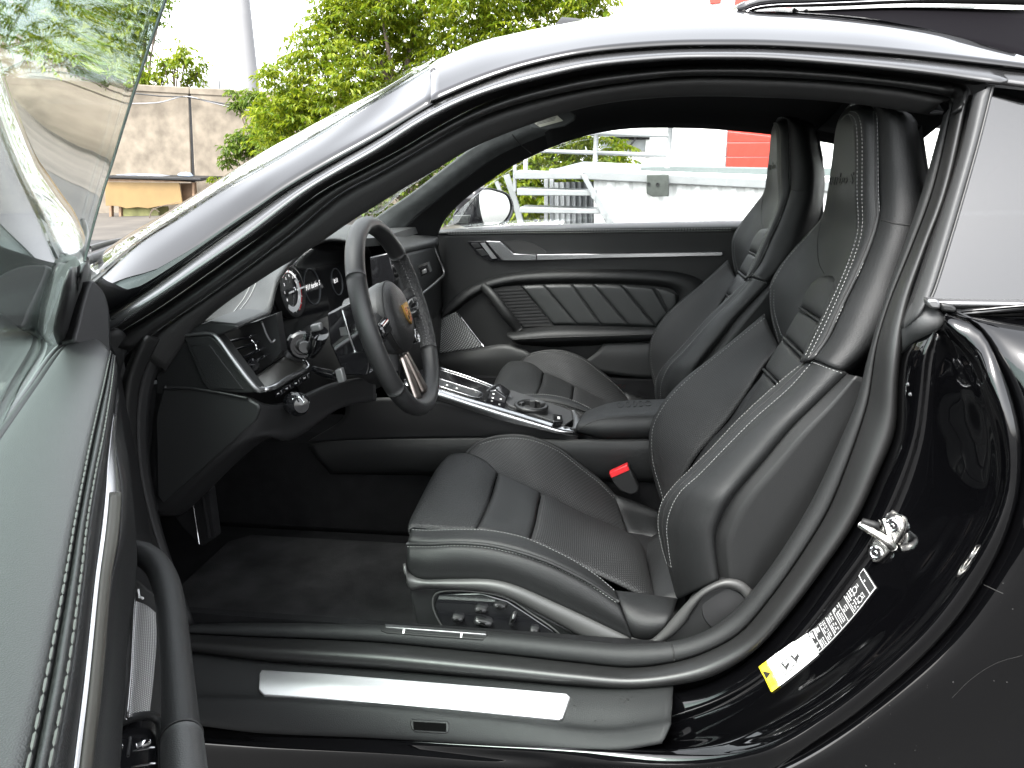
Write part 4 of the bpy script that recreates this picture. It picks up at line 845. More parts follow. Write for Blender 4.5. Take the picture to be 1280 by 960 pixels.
for k in range(13):
    t = -2.3+k*4.5/12; u = e1*cos(t)+e2*sin(t); box('dial_tick', c1+u*.0405+no*.003, u*.003, no.cross(u)*.0006, no*.0004, M['white'] if k < 10 else M['red'], dial)
for k in range(9):
    t = 3.6-k*4.2/8; u = e1*cos(t)+e2*sin(t); text('dial_number', str(k), c1+u*.030+no*.003, e1, e2, .008, glow, dial)
nd = box('needle', c1+e1*.008+no*.010, e1*.036, e2*.0016, no*.0008, M['white'], dial)
lathe('needle_hub', c1+no*.002, no, [(.007, 0), (.007, .008), (.004, .010), (0, .010)], M['silver'], dial, n=20)
box('small_needle', c1-e2*.012+e1*(-.006)+no*.006, (e2*.014+e1*.009), e1*.001-e2*.0007, no*.0006, M['silver'], dial)
for a, b, r in ((391, 358, .038), (422, 352, .030), (449, 348, .028)):
    ring_arc('gauge_ring', IP(a, b, .002), r, .002, mat('gauge_rim', (.05, .055, .06), .3) if a == 391 else bpy.data.materials['gauge_rim'], cl)
text('screen_text', '911 turbo S', IP(391, 357, .004), e1, e2+no*0, .0155, glow, cl, shear=.3)
text('screen_text', '8:11', IP(420, 351, .004), e1, e2, .014, glow, cl)
# left end of the dash: vent pod and shelf
pod = pplate('vent_pod', [(229, 421), (262, 419), (271, 425), (316, 484), (322, 491), (300, 492), (262, 489), (252, 478)], -.675, .03, M['trim'], dash, bevel=.003)
pplate('pod_panel', [(238, 432), (262, 431), (304, 487), (264, 486), (256, 474)], -.6775, .004, M['leather_dark'], pod, bevel=.001)
tube('pod_edge', [P(230, 419, -.676), P(262, 417, -.676), P(270, 421, -.678), P(290, 448, -.678), P(312, 477, -.676), P(322, 487, -.672), P(334, 486, -.655)], [.002, .003, .0035, .004, .0045, .005, .004], M['greymetal'], pod, n=10, m=50)
pplate('pod_cap', [(234, 412), (262, 402), (295, 405), (299, 410), (292, 413), (273, 420), (240, 418)], -.672, .10, M['plastic'], pod, bevel=.003)
patch('pod_shelf', [[P(312, 476, -.66), P(334, 487, -.655)], [P(338, 457, -.58), P(358, 473, -.575)], [P(356, 446, -.52), P(385, 457, -.50)]], mat('shelf_metal', (.17, .165, .155), .38, 1.0), pod, nu=12, nv=8, solid=.006)
tube('shelf_edge', [P(322, 488, -.668), P(336, 486, -.655), P(360, 473, -.575), P(385, 458, -.50), P(380, 451, -.49)], [.004, .0048, .0045, .004, .003], M['silver'], pod, n=10, m=40)
pplate('vent_back', [(272, 420), (300, 410), (330, 405), (346, 430), (345, 450), (312, 474)], -.56, .03, M['gap'], pod)
for k in range(4):
    pplate('vent_slat', [(276+k*9, 428+k*11), (312+k*6, 420+k*8), (313+k*6, 423+k*8), (277+k*9, 431+k*11)], -.60, .02, M['gloss'], pod, bevel=.001)
lathe('vent_knob', P(312, 456, -.60), (.8, -.6, .1), [(.011, 0), (.011, .012), (.008, .015), (0, .015)], M['gloss'], pod, n=24)
tube('knob_ring', [P(314, 425, -.585), P(319, 430, -.585), P(321, 437, -.585)], .0016, M['chrome'], pod, n=6, m=8)
box('knob_mark', P(316, 457, -.615), (.004, 0, 0), (0, .001, 0), (0, 0, .0012), M['silver'], pod)
pplate('dash_gap_panel', [(296, 408), (320, 402), (345, 392), (352, 440), (340, 452), (316, 430)], -.57, .02, M['plastic'], dash)
tube('dash_inner_trim', [P(327, 402, -.585), P(334, 420, -.58), P(340, 428, -.575), P(344, 424, -.57)], .002, M['greymetal'], dash, n=6, m=16)
# lower dash side panel and knee bolster
kb = patch('lower_dash', [[(196, 486, -.665), (257, 487, -.665), (310, 498, -.663), (345, 508, -.62), (420, 480, -.45), (470, 470, -.30)], [(190, 545, -.665), (240, 560, -.665), (312, 530, -.66), (352, 535, -.60), (420, 505, -.45), (470, 492, -.30)], [(190, 640, -.66), (206, 636, -.655), (325, 545, -.64), (362, 548, -.58), (425, 510, -.44), (470, 500, -.30)], [(220, 645, -.60), (230, 642, -.58), (335, 548, -.55), (372, 545, -.50), (425, 505, -.40), (470, 498, -.25)]], M['plastic'], dash, nu=26, nv=40, solid=.01)
pplate('side_cover', [(203, 487), (232, 485), (257, 488), (310, 498.5), (323, 506), (325, 512), (319, 527), (205, 630), (196, 620), (194, 520)], -.672, .008, M['trim'], dash, bevel=.003)
tube('cover_edge', [P(207, 484, -.674), P(235, 485, -.674), P(257, 488, -.674), P(286, 493, -.674), P(310, 498, -.674)], .0022, M['plastic'], dash, n=8, m=30)
pplate('dash_side', [(150, 480), (196, 480), (222, 422), (232, 420), (258, 489), (200, 490), (196, 640), (150, 660)], -.664, .02, M['plastic'], dash)
pplate('dash_side', [(196, 440), (226, 412), (240, 425), (262, 488), (196, 492)], -.668, .02, M['leather_dark'], dash)
# switch row under the shelf
for k in range(4):
    x, y, Y = 346+k*11, 494-k*6.5, -.60+k*.035
    pplate('dash_switch', [(x-4, y-3), (x+5, y-7), (x+7, y-1), (x-2, y+4)], Y, .012, M['gloss'], dash, bevel=.001)
    pplate('switch_symbol', [(x, y-2), (x+2.4, y-3), (x+2.8, y-1.8), (x+.4, y-.8)], Y-.001, .0008, M['white'], dash)
lathe('light_switch', P(371, 505, -.60), (.7, -.7, .15), [(.019, -.01), (.019, .006), (.016, .010), (.012, .022), (0, .023)], M['gloss'], dash, n=28)
tube('switch_ring', [P(366, 499, -.625), P(374, 496.5, -.625), P(380, 503, -.625)], .0014, M['silver'], dash, n=6, m=12)
# steering column, stalks, paddles
colm = patch('steering_column', [[PX(352, 432, -.70), PX(372, 415, -.68), PX(398, 400, -.64), PX(440, 384, -.56), PX(470, 376, -.52)], [PX(356, 450, -.68), PX(376, 440, -.66), PX(404, 425, -.62), PX(442, 415, -.54), PX(475, 420, -.50)], [PX(365, 470, -.68), PX(384, 470, -.66), PX(412, 470, -.62), PX(450, 470, -.54), PX(482, 465, -.50)], [PX(378, 498, -.68), PX(395, 500, -.66), PX(425, 498, -.62), PX(460, 490, -.56), PX(485, 480, -.52)]], mat('column_plastic', (.017, .017, .0175), .5, bump=.3, bscale=800), dash, nu=20, nv=30, solid=.01)
lathe('ignition_switch', P(378, 432, -.50), (.5, -.8, .1), [(.024, -.02), (.024, .0), (.020, .004), (.016, .004), (.015, -.002), (0, -.002)], M['gloss'], colm, n=30)
lathe('ignition_knob', P(379, 433, -.50), (.5, -.8, .1), [(.011, -.01), (.011, .014), (.009, .018), (0, .018)], swm, colm, n=24)
tube('indicator_stalk', [P(388, 440, -.49), P(396, 428, -.52), P(400, 416, -.54)], [.012, .013, .014], M['gloss'], colm, n=12, m=14)
box('stalk_tip', P(396, 409, -.545), (.009, 0, .002), (0, .006, 0), (-.001, 0, .006), mat('stalk_grey', (.14, .14, .14), .35, .4), colm, .003)
tube('cruise_stalk', [P(392, 462, -.49), P(410, 467, -.52), P(422, 470, -.54)], [.006, .008, .008], M['gloss'], colm, n=12, m=14)
box('stalk_tip', P(426, 469, -.545), (.006, 0, .002), (0, .006, 0), (-.002, 0, .011), bpy.data.materials['stalk_grey'], colm, .002)
pplate('paddle_housing', [(408, 392), (440, 376), (452, 392), (466, 440), (460, 470), (430, 470), (412, 430)], -.47, .05, M['gloss'], colm, bevel=.004)
tube('shift_paddle', [P(427, 385, -.49), P(432, 402, -.492), P(438, 422, -.492), P(444, 440, -.49)], .0024, M['silver'], colm, n=8, m=16)
pplate('paddle_badge', [(424, 410), (434, 408), (436, 418), (426, 420)], -.478, .003, M['greymetal'], colm)
# ================================================================== steering wheel
wt, wy = radians(14.9), radians(-4)
wc = Vector((-.4565, -.37, .8155)); we1 = Vector((sin(wy), cos(wy), 0)); wn = Vector((cos(wt)*cos(wy), -cos(wt)*sin(wy), sin(wt))); we2 = wn.cross(we1)
def wp(a, r, d=0): return wc+(we1*cos(a)+we2*sin(a))*r+wn*d
wl = mat('wheel_leather', (.015, .015, .0154), .44, bump=.3, bscale=900, bkind='leather')
wpl = mat('wheel_leather_punched', (.017, .017, .0175), .5, bump=1.2, bscale=330, bkind='leather')
def rim_seg(name, a0, a1, m, parent):
    n = max(8, int((a1-a0)*22)); return tube(name, [wp(a0+(a1-a0)*i/(n-1), .168) for i in range(n)], .0165, m, parent, n=16, m=n, squash=.9, up=wn, resample=False)
full = 2*pi
cuts_ = [radians(a) for a in (-32, 32, 62, 118, 148, 212, 240, 300, 328)]
wheel = rim_seg('steering_wheel', radians(35), radians(145), wl, car)
rim_seg('rim_grip', radians(145), radians(215), wl, wheel); rim_seg('rim_grip', radians(-35), radians(35), wpl, wheel); rim_seg('rim_bottom', radians(215), radians(325), wl, wheel)
for a in (35, 145, 215, 325):
    t = radians(a); ax = (-we1*sin(t)+we2*cos(t)); c = wp(t, .168); u = (we1*cos(t)+we2*sin(t))
    tube('rim_seam', [c+u*(.0169*cos(q))+wn*(.0153*sin(q)) for q in [2*pi*i/16 for i in range(16)]], .0007, M['gap'], wheel, n=6, m=32, closed=True)
wch = []
for a0, a1 in ((-35, 35), (145, 215)):
    wch += stitch_chunks([wp(radians(a0+(a1-a0)*i/60), .1535, .003) for i in range(61)], .004, .003, .0008)
joined('stitching', wch, M['thread_dark'], wheel, False)['kind'] = 'stuff'
lathe('wheel_boss', wc-wn*.05, wn, [(.055, -.03), (.062, .02), (.066, .035), (.064, .046), (.03, .046)], gp, wheel, n=40)
hub = lathe('airbag_cover', wc-wn*.004, wn, [(.0645, -.012), (.066, .0), (.063, .010), (.052, .018), (.035, .0225), (.018, .024), (.001, .0245)], mat('airbag_leather', (.009, .009, .0093), .48, bump=.4, bscale=900, bkind='leather'), wheel, n=48)
hub.data.set_sharp_from_angle(angle=radians(80))
tube('hub_seam', [wp(2*pi*i/40, .0648, .001) for i in range(40)], .0016, M['gap'], wheel, n=6, m=80, closed=True)
# shield badge on the boss
def shield(cx, w, h, d): 
    P_ = [(-1, 1), (-.5, .93), (0, 1), (.5, .93), (1, 1), (1.0, .2), (.85, -.35), (.5, -.75), (0, -1.05), (-.5, -.75), (-.85, -.35), (-1.0, .2)]
    return [wc+wn*d+we1*(x*w)+we2*(y*h) for x, y in P_]
gold = mat('badge_gold', (.62, .36, .10), .28, .9); redm = mat('badge_red', (.35, .04, .02), .35); blk = M['gloss']
bd = plate('badge', shield(0, .0145, .019, .0235), wn, .004, gold, hub)
def bq(x0, x1, y0, y1, m, d=.0238): plate('badge_field', [wc+wn*d+we1*x+we2*y for x, y in ((x0, y0), (x1, y0), (x1, y1), (x0, y1))], wn, .0008, m, bd)
for sx, sy in ((-1, 1), (1, -1)):
    for k in range(3):
        y0 = (.0005+k*.0045) if sy > 0 else -.0135+k*.0045
        bq(*sorted((sx*.0012, sx*.0105)), y0, y0+.0024, redm)
for sx, sy in ((1, 1), (-1, -1)):
    for k in range(3):
        x = sx*(.0030+k*.0032); y = .0065*sy
        plate('badge_antler', [wc+wn*.0238+we1*(x+a)+we2*(y+b) for a, b in ((-.001, -.004), (.0006, -.004), (.0013, .004), (-.0003, .004))], wn, .0008, blk, bd)
plate('badge_shield', [wc+wn*.0242+we1*(x*.0048)+we2*(y*.0062) for x, y in ((-1, 1), (1, 1), (1, 0), (.6, -.7), (0, -1.05), (-.6, -.7), (-1, 0))], wn, .0012, gold, bd)
plate('badge_horse', [wc+wn*.0246+we1*(x*.0028)+we2*(y*.0042) for x, y in ((-.3, -1), (.1, -.2), (.7, -.5), (.5, .1), (.3, .5), (.6, 1), (0, .8), (-.5, .9), (-.3, .3), (-.7, -.2))], wn, .0006, blk, bd)
# spokes
def spoke(name, a, w0, w1, m, d0=-.012, d1=-.004, r0=.058, r1=.156, sub=6):
    u = (we1*cos(a)+we2*sin(a)); t = (-we1*sin(a)+we2*cos(a)); rows = []
    for s in (-1, -.6, 0, .6, 1):
        rows.append([wc+u*(r0+(r1-r0)*k/4)+t*(s*(w0+(w1-w0)*k/4))+wn*(d0+(d1-d0)*k/4+(.006 if abs(s) < .8 else 0)) for k in range(5)])
    return patch(name, rows, m, wheel, nu=12, nv=16, solid=.010)
spoke('spoke', 0.0, .024, .030, wpl); spoke('spoke', pi, .024, .030, wpl)
sbm = mat('spoke_metal', (.36, .31, .28), .35, 1.0, bump=.2, bscale=250)
spoke('lower_spoke', -pi/2-.18, .009, .016, sbm, r0=.070, r1=.152); spoke('lower_spoke', -pi/2+.18, .009, .016, sbm, r0=.070, r1=.152)
ctl = spoke('spoke_controls', .02, .016, .013, M['gloss'], d0=.002, d1=.004, r0=.074, r1=.122); spoke('spoke_controls', pi, .016, .013, M['gloss'], d0=.002, d1=.004, r0=.074, r1=.122)
for k, (r, s) in enumerate(((.085, .008), (.10, .009), (.112, .006), (.10, -.009))):
    box('control_key', wc+we1*r+we2*s+wn*.012, we1*.005, we2*.0035, wn*.003, swm, ctl, .001)
tube('control_ring', [wc+we1*(.085+.038*cos(q))+we2*(.012*sin(q))+wn*.011 for q in [i*2*pi/20 for i in range(20)]], .0016, M['greymetal'], ctl, n=6, m=40, closed=True)
lathe('mode_dial', wc+we1*.052-we2*.052-wn*.004, wn, [(.013, 0), (.013, .012), (.010, .014), (0, .014)], M['gloss'], wheel, n=24)
tube('dial_rim', [wc+we1*(.052+.0125*cos(q))-we2*(.052-.0125*sin(q))+wn*.010 for q in [i*2*pi/20 for i in range(20)]], .0014, M['silver'], wheel, n=6, m=30, closed=True)
# ================================================================== sill tread trim
T0 = [(200, 812), (242, 817), (320, 826), (475, 838), (640, 852), (760, 861), (841, 858)]
T1 = [(200, 866), (245, 870), (320, 872), (475, 882), (640, 899), (760, 911), (838, 900)]
T2 = [(200, 901), (247, 905), (320, 914), (475, 921), (640, 932), (760, 938), (828, 928)]
def tr(T, y): return [(a, b, y) for a, b in T]
sill = patch('sill_trim', [tr(T0, -.69), tr(T0, -.722), [(a*.6+c*.4, b*.6+d*.4, -.752) for (a, b), (c, d) in zip(T0, T1)], [(a, b-2, -.783) for a, b in T1], [(a, b+3, -.793) for a, b in T1], tr(T2, -.815), [(a, b+1, -.80) for a, b in T2]], M['sill'], car, nu=34, nv=80)
TS = bvh(sill)
def flat(pts): 
    c = sum(pts, Vector())/len(pts); n = Vector()
    for i in range(len(pts)): n += (pts[i]-c).cross(pts[(i+1) % len(pts)]-c)
    return n.normalized()
def onsurf(name, tree, px, m, lift, th, parent, bevel=0, sm=0):
    q = [hit(tree, a, b, lift) for a, b in px]; q = [p for p in q if p is not None]
    if len(q) < 3: return None
    return plate(name, q, flat(q), th, m, parent, bevel=bevel, smoothn=sm)
tp = [(327, 837), (324, 842), (323, 862), (330, 868.5), (400, 873), (475, 879), (560, 886), (640, 893.5), (698, 899), (703, 897), (713, 871), (708, 866.5), (640, 860.5), (560, 854), (475, 847), (400, 841)]
tq = [hit(TS, a, b, .001) for a, b in tp]
pn = flat(tq); pc = sum(tq, Vector())/len(tq)
if pn.z < 0: pn = -pn
tread = plate('tread_plate', [PP(a, b, pc+pn*.003, pn) for a, b in tp], pn, .006, M['alu'], sill, bevel=.0015)
fr_ = onsurf('slot_frame', TS, [(514, 899), (560, 902), (562, 906), (561, 915), (557, 917.5), (519, 915), (515, 912), (512.5, 904)], M['plastic'], .0015, .006, sill, .0015)
onsurf('slot', TS, [(517, 902), (558, 904.5), (558, 914.5), (518, 912)], M['hole'], .0034, .004, sill)  # flat plate, no hollow: the slot's inner shade is its black colour
TI = bvh(edge_ring)
lk = onsurf('memory_key_bar', TI, [(481, 782.5), (520, 785), (608, 791), (610, 794), (604, 799), (540, 795), (484, 791), (476, 788)], M['gap'], .002, .01, car, .001)
onsurf('key_bar_top', TI, [(481, 783), (520, 785.5), (608, 792), (608, 795), (520, 789), (482, 786.5)], M['greymetal'], .004, .004, lk, .001)
for a, b in ((505, 790.5), (577, 795)):
    onsurf('key_symbol', TI, [(a-1, b-2), (a+1.5, b-1.8), (a+.6, b+2), (a-1.4, b+2)], M['white'], .003, .0006, lk)
# joint lines in the inner sill trim
for px in ([(839, 804), (842, 815), (843, 825)], [(1052, 538), (1048, 548)], ):
    q = hits(TI, px, .0002, 12)
    if len(q) > 3: tube('trim_joint', q, .0012, M['gap'], edge_ring, n=6, m=12)
# dirt specks and scuffs on the tread trim
rnd = random.Random(3); sp_ch = []
for k in range(26):
    a, b = rnd.uniform(560, 830), rnd.uniform(850, 905); h = hit(TS, a, b, .0003)
    if h: r = rnd.uniform(.0004, .0012); sp_ch.append(boxc(h, (r, 0, 0), (0, r, 0), (0, 0, .0002)))
for a, b, r in ((785, 874, .003), (790, 871, .002), (781, 877, .0018), (778, 872, .001)):
    h = hit(TS, a, b, .0004)
    if h: sp_ch.append(boxc(h, (r, .0005, 0), (0, r*.5, .0002), (0, 0, .0003)))
joined('dirt_specks', sp_ch, M['black'], sill, False)['kind'] = 'stuff'
# ================================================================== striker and labels on the door shut
TJ = bvh(shut)
sc_ = hit(TJ, 1106, 674, .004)
_d = .012; a_, b_, c_ = hit(TJ, 1100, 660), hit(TJ, 1118, 684), hit(TJ, 1096, 694)
sn = (b_-a_).cross(c_-a_).normalized()
if sn.dot(CAM-sc_) < 0: sn = -sn
sn = (sn*.6+(CAM-sc_).normalized()*.4).normalized()
zinc = mat('zinc_plated', (.62, .61, .58), .22, 1.0, bump=.3, bscale=300)
stk = plate('striker', [PP(a, b, sc_+sn*.006, sn) for a, b in [(1121, 644), (1127, 649), (1130, 657), (1128, 666), (1121, 678), (1112, 690), (1103, 699), (1094, 704), (1087, 698), (1086, 688), (1089, 676), (1097, 664), (1108, 650)]], sn, .010, zinc, car, bevel=.003, smoothn=50)
for a, b in ((1115.5, 657), (1094.5, 691)):
    o = PP(a, b, sc_+sn*.006, sn); s_ = lathe('striker_screw', o, sn, [(.0085, -.002), (.0085, .002), (.007, .0035), (.0055, .0035), (.005, .0015), (.0025, .0015), (.0022, .003), (0, .003)], M['chrome'], stk, n=24)
v0, f0 = tube(None, [PP(1116, 684, sc_+sn*.006, sn), PP(1110, 678, sc_+sn*.014, sn), PP(1096, 668, sc_+sn*.020, sn), PP(1082, 660, sc_+sn*.022, sn), PP(1075, 656, sc_+sn*.020, sn)], [.0060, .0058, .0050, .0052, .0045], None, n=12, m=24)
v1, f1 = tube(None, [PP(1114, 686, sc_+sn*.004, sn), PP(1112, 670, sc_+sn*.010, sn), PP(1108, 658, sc_+sn*.008, sn), PP(1105, 650, sc_+sn*.003, sn)], [.004, .0042, .004, .003], None, n=10, m=18)
joined('striker_loop', [(v0, f0)], zinc, stk); joined('striker_web', [(v1, f1)], zinc, stk)
tube('striker_pin', [PP(1122, 683, sc_, sn), PP(1138, 688, sc_+sn*.004, sn)], .0022, zinc, stk, n=8, m=4)
tube('striker_slot', [PP(1078, 652, sc_+sn*.002, sn), PP(1100, 658, sc_+sn*.002, sn)], .005, M['gap'], stk, n=8, m=4)
# label geometry: (s,t) across the sticker -> the painted surface
TOPC = [(949, 834), (985, 807), (1016, 785), (1049, 752), (1081, 710)]; BOTC = [(965, 866), (1000, 839), (1031, 812), (1068, 772), (1097, 735)]
tc_ = cr([Vector((a, b, 0)) for a, b in TOPC], 41); bc_ = cr([Vector((a, b, 0)) for a, b in BOTC], 41)
def LP(s, t, lift):
    i = min(int(s*40), 39); f = s*40-i
    p = tc_[i].lerp(tc_[i+1], f).lerp(bc_[i].lerp(bc_[i+1], f), t); return hit(TJ, p.x, p.y, lift)
def lsheet(name, s0, s1, t0, t1, m, lift, parent, nu=6, nv=24):
    G = [LP(s0+(s1-s0)*j/(nv-1), t0+(t1-t0)*i/(nu-1), lift) for i in range(nu) for j in range(nv)]
    if any(g is None for g in G): return None
    F = faces_grid(nu, nv); N, s = outward(G, nu, nv)
    if s < 0: F = [tuple(reversed(f)) for f in F]
    return obj(name, G, F, m, parent, True, .0004)
S0, S1, S2 = 0.0, .068, .405
lab = lsheet('airbag_label', S1, S2, 0, 1, M['white'], .0016, car)
lsheet('label_warning_field', S0, S1, 0, 1, M['yellow'], .0016, lab, nv=6)
prints = []
def lq(s0, s1, t0, t1, lift=.0026):
    k = max(1, int((s1-s0)/.025), int((t1-t0)/.2)); out = []; along = (s1-s0)/.025 >= (t1-t0)/.2
    vs = []; fs = []
    for i in range(k+1):
        f = i/k
        pr_ = ((s0+(s1-s0)*f, t0), (s0+(s1-s0)*f, t1)) if along else ((s1, t0+(t1-t0)*f), (s0, t0+(t1-t0)*f))
        for p in pr_:
            h = LP(p[0], p[1], lift)
            if h is None: return None
            vs.append(h)
    for i in range(k): fs.append((2*i, 2*i+2, 2*i+3, 2*i+1))
    q = [vs[j] for j in fs[0]]
    if flat(q).dot(CAM-q[0]) < 0: fs = [tuple(reversed(f)) for f in fs]
    return vs, fs
def lpoly(pts, lift=.0026):
    q = [LP(s, t, lift) for s, t in pts]
    if all(q):
        f = tuple(range(len(q)))
        return (q, [f]) if flat(q).dot(CAM-q[0]) > 0 else (q, [tuple(reversed(f))])
tri = lpoly([(.012, .38), (.056, .27), (.056, .52)][::-1])
for ch_ in (lpoly([(.058, .33), (.014, .20), (.014, .46)]), lpoly([(.014, .66), (.050, .66), (.050, .86), (.014, .86)])):
    pass
tri = lpoly([(.012, .22), (.012, .48), (.058, .36)])
def addp(x):
    if x: prints.append(x)
addp(lpoly([(.013, .20), (.055, .355), (.013, .50)]))
joined('warning_triangle', prints, M['black'], lab, False); prints = []
for k in range(3): addp(lq(.012+.0, .012+.012, .62+k*.09, .67+k*.09)); addp(lq(.030, .052, .62+k*.09, .66+k*.09))
joined('label_print', prints, mat('label_ochre', (.35, .26, .02), .5), lab, False)['kind'] = 'stuff'; prints = []
# two seat pictograms and text lines
for s0 in (.150, .235):
    for k in range(2):
        pass
    addp(lpoly([(s0-.004, .36), (s0+.010, .34), (s0+.020, .52), (s0+.050, .46), (s0+.054, .60), (s0+.014, .72)]))
joined('seat_pictogram', prints, M['black'], lab, False)['kind'] = 'stuff'; prints = []
for s0 in (.150, .235):
    for (a, b, c, d) in ((-.014, .062, .30, .335), (-.014, .062, .80, .835), (-.014, -.010, .30, .83), (.059, .063, .30, .83)): addp(lq(s0+a, s0+b, c, d))
for k in range(6):
    t = .12+k*.12
    addp(lq(.085 if k > 1 else .120, .142 if k < 5 else .34, t, t+.03))
    addp(lq(.305, .385 if k else .35, t+.12, t+.15))
for k in range(3): addp(lq(.355+k*.011, .363+k*.011, .10, .20)); addp(lq(.355+k*.011, .363+k*.011, .23, .26))
joined('label_print', prints, M['black'], lab, False)['kind'] = 'stuff'; prints = []
labw = mat('label_white_ink', (.42, .42, .42), .5)
# tyre-pressure label: black with a pale frame and columns
tyre = lsheet('pressure_label', .415, 1.0, .0, 1.0, M['black'], .0012, car, nv=30)
def lframe(s0, s1, t0, t1, w=.006, h=.022):
    addp(lq(s0, s1, t0, t0+h)); addp(lq(s0, s1, t1-h, t1)); addp(lq(s0, s0+w, t0, t1)); addp(lq(s1-w, s1, t0, t1))
for k in range(12):
    a, b = .415+k*.0487, .415+(k+1)*.0487; addp(lq(a, b, .0, .02)) if k < 1 else None; addp(lq(a, b, .975, 1.0))
for s in (.452, .510, .572, .640, .705, .765): addp(lq(s, s+.004, .03, .98))
lframe(.415, .420, 0, 1); lframe(.935, .998, .0, .98)
joined('label_frame', prints, labw, tyre, False)['kind'] = 'stuff'; prints = []
rl = random.Random(5)
for (s0, s1, t0, t1, nc, nr) in ((.424, .446, .62, .94, 2, 3), (.424, .446, .10, .55, 2, 1), (.460, .500, .08, .56, 3, 1), (.460, .502, .62, .95, 3, 5), (.520, .562, .06, .30, 3, 4), (.520, .562, .34, .62, 3, 5), (.520, .562, .66, .94, 3, 4), (.582, .632, .08, .44, 3, 6), (.582, .632, .50, .90, 3, 6), (.650, .700, .06, .26, 4, 1), (.655, .700, .30, .86, 3, 7), (.715, .760, .30, .60, 3, 5), (.775, .850, .06, .46, 4, 6), (.775, .850, .52, .92, 4, 6), (.880, .905, .16, .34, 2, 3), (.880, .905, .62, .86, 2, 4), (.950, .975, .36, .50, 1, 1)):
    for i in range(nc):
        for j in range(nr):
            a = s0+(s1-s0)*i/nc; b = t0+(t1-t0)*j/nr
            if rl.random() < .85: addp(lq(a, a+(s1-s0)/nc*rl.uniform(.40, .62), b, b+(t1-t0)/nr*rl.uniform(.5, .75)))
for (cs, ct) in ((.858, .27), (.858, .73)):
    pts = [(cs+.020*cos(q), ct+.14*sin(q)) for q in [2*pi*i/16 for i in range(17)]]
    for (a, b), (c, d) in zip(pts[:-1], pts[1:]): addp(lpoly([(a, b), (c, d), (cs+(c-cs)*.8, ct+(d-ct)*.8), (cs+(a-cs)*.8, ct+(b-ct)*.8)]))
joined('label_print', prints, labw, tyre, False)['kind'] = 'stuff'
# embossed mark beside the seal, bolts and drops on the jamb
for a, b in ((1138, 493), (1135, 480.5)):
    h = hit(TJ, a, b, .0)
    if h: lathe('jamb_plug', h, (CAM-h), [(.0028, 0), (.0022, .0016), (0, .002)], M['gloss'], shut, n=12)
# ================================================================== A-pillar foot and the seal that runs down behind the door
patch('pillar_foot', [[(95, 428, -.77), (105, 500, -.77), (120, 600, -.77), (150, 720, -.76), (170, 800, -.75)], [(150, 412, -.745), (138, 470, -.74), (140, 560, -.74), (158, 660, -.735), (195, 790, -.73)], [(162, 430, -.725), (148, 480, -.72), (150, 560, -.72), (165, 650, -.715), (210, 790, -.705)]], M['trim'], car, nu=14, nv=40)
patch('pillar_foot_seal', [[(170, 428, -.715), (152, 480, -.71), (152, 560, -.71), (168, 650, -.705), (212, 788, -.695)], [(182, 420, -.725), (160, 480, -.722), (160, 560, -.72), (176, 650, -.715), (222, 788, -.70)], [(200, 424, -.70), (176, 478, -.70), (172, 560, -.70), (188, 650, -.695), (236, 786, -.685)]], bulb, car, nu=16, nv=40)
patch('pillar_foot_trim', [[(198, 424, -.695), (176, 480, -.695), (172, 560, -.695), (188, 650, -.69), (236, 786, -.68)], [(214, 428, -.675), (192, 480, -.675), (186, 560, -.675), (200, 650, -.675), (244, 782, -.67)]], M['plastic'], car, nu=4, nv=30)
pplate('pillar_joint', [(140, 398), (152, 395), (153, 399), (140, 402)], -.765, .01, M['gap'], car)
# ================================================================== driver's door, swung open
dn = Vector((.833, .553, 0)); dd = Vector((.553, -.833, 0))
def DW(s, t, z): return dn*t+dd*s+Vector((0, 0, z))
door = obj('driver_door', *boxc(DW(.58, -1.085, .575), dd*.545, dn*.052, (0, 0, .285)), M['plastic'], car, False); bev(door, .02, 3)
skin = patch('door_skin', [[DW(.0, -1.12, .87), DW(.6, -1.13, .872), DW(1.16, -1.12, .875)], [DW(-.03, -1.19, .75), DW(.6, -1.21, .75), DW(1.19, -1.20, .75)], [DW(-.03, -1.20, .5), DW(.6, -1.215, .5), DW(1.16, -1.205, .5)], [DW(.0, -1.14, .29), DW(.6, -1.15, .29), DW(1.12, -1.14, .29)]], M['paint'], door, nu=24, nv=24, flip=True)
A_ = [(97, 424), (80, 436), (40, 489), (0, 545), (-50, 616), (-140, 745)]
B_ = [(139, 441), (131, 480), (117, 542), (107, 592), (95, 655), (84, 720), (62, 840), (38, 957), (20, 1040)]
C_ = [(144, 447), (140.5, 480), (130, 547), (121, 592), (110.5, 655), (103, 720), (85, 852), (65, 957), (50, 1040)]
D_ = [(146, 490), (139.5, 535), (133, 582), (131, 610), (127, 650), (118, 720), (104, 850), (92, 950), (82, 1040)]
E_ = [(147, 495), (142, 540), (150, 598), (151, 625), (146, 680), (136.5, 720), (121, 870), (108, 957), (98, 1040)]
F_ = [(147, 490), (156, 545), (164, 600), (166, 650), (160, 700), (153, 735), (146, 820), (138, 920), (128, 1040)]
def zr(R, z, dz=0): return [PZ(a, b, z) for a, b in R]
ra = cr(zr(A_, .866), 40); rb = cr(zr(B_, .872), 40); rcx = cr(zr(C_, .867), 40); rd = cr(zr(D_, .846), 40); re = cr(zr(E_, .838), 40); rf = cr(zr(F_, .785), 40)
pad = mat('door_pad_leather', (.025, .0255, .0255), .44, bump=.25, bscale=1100, bkind='leather')
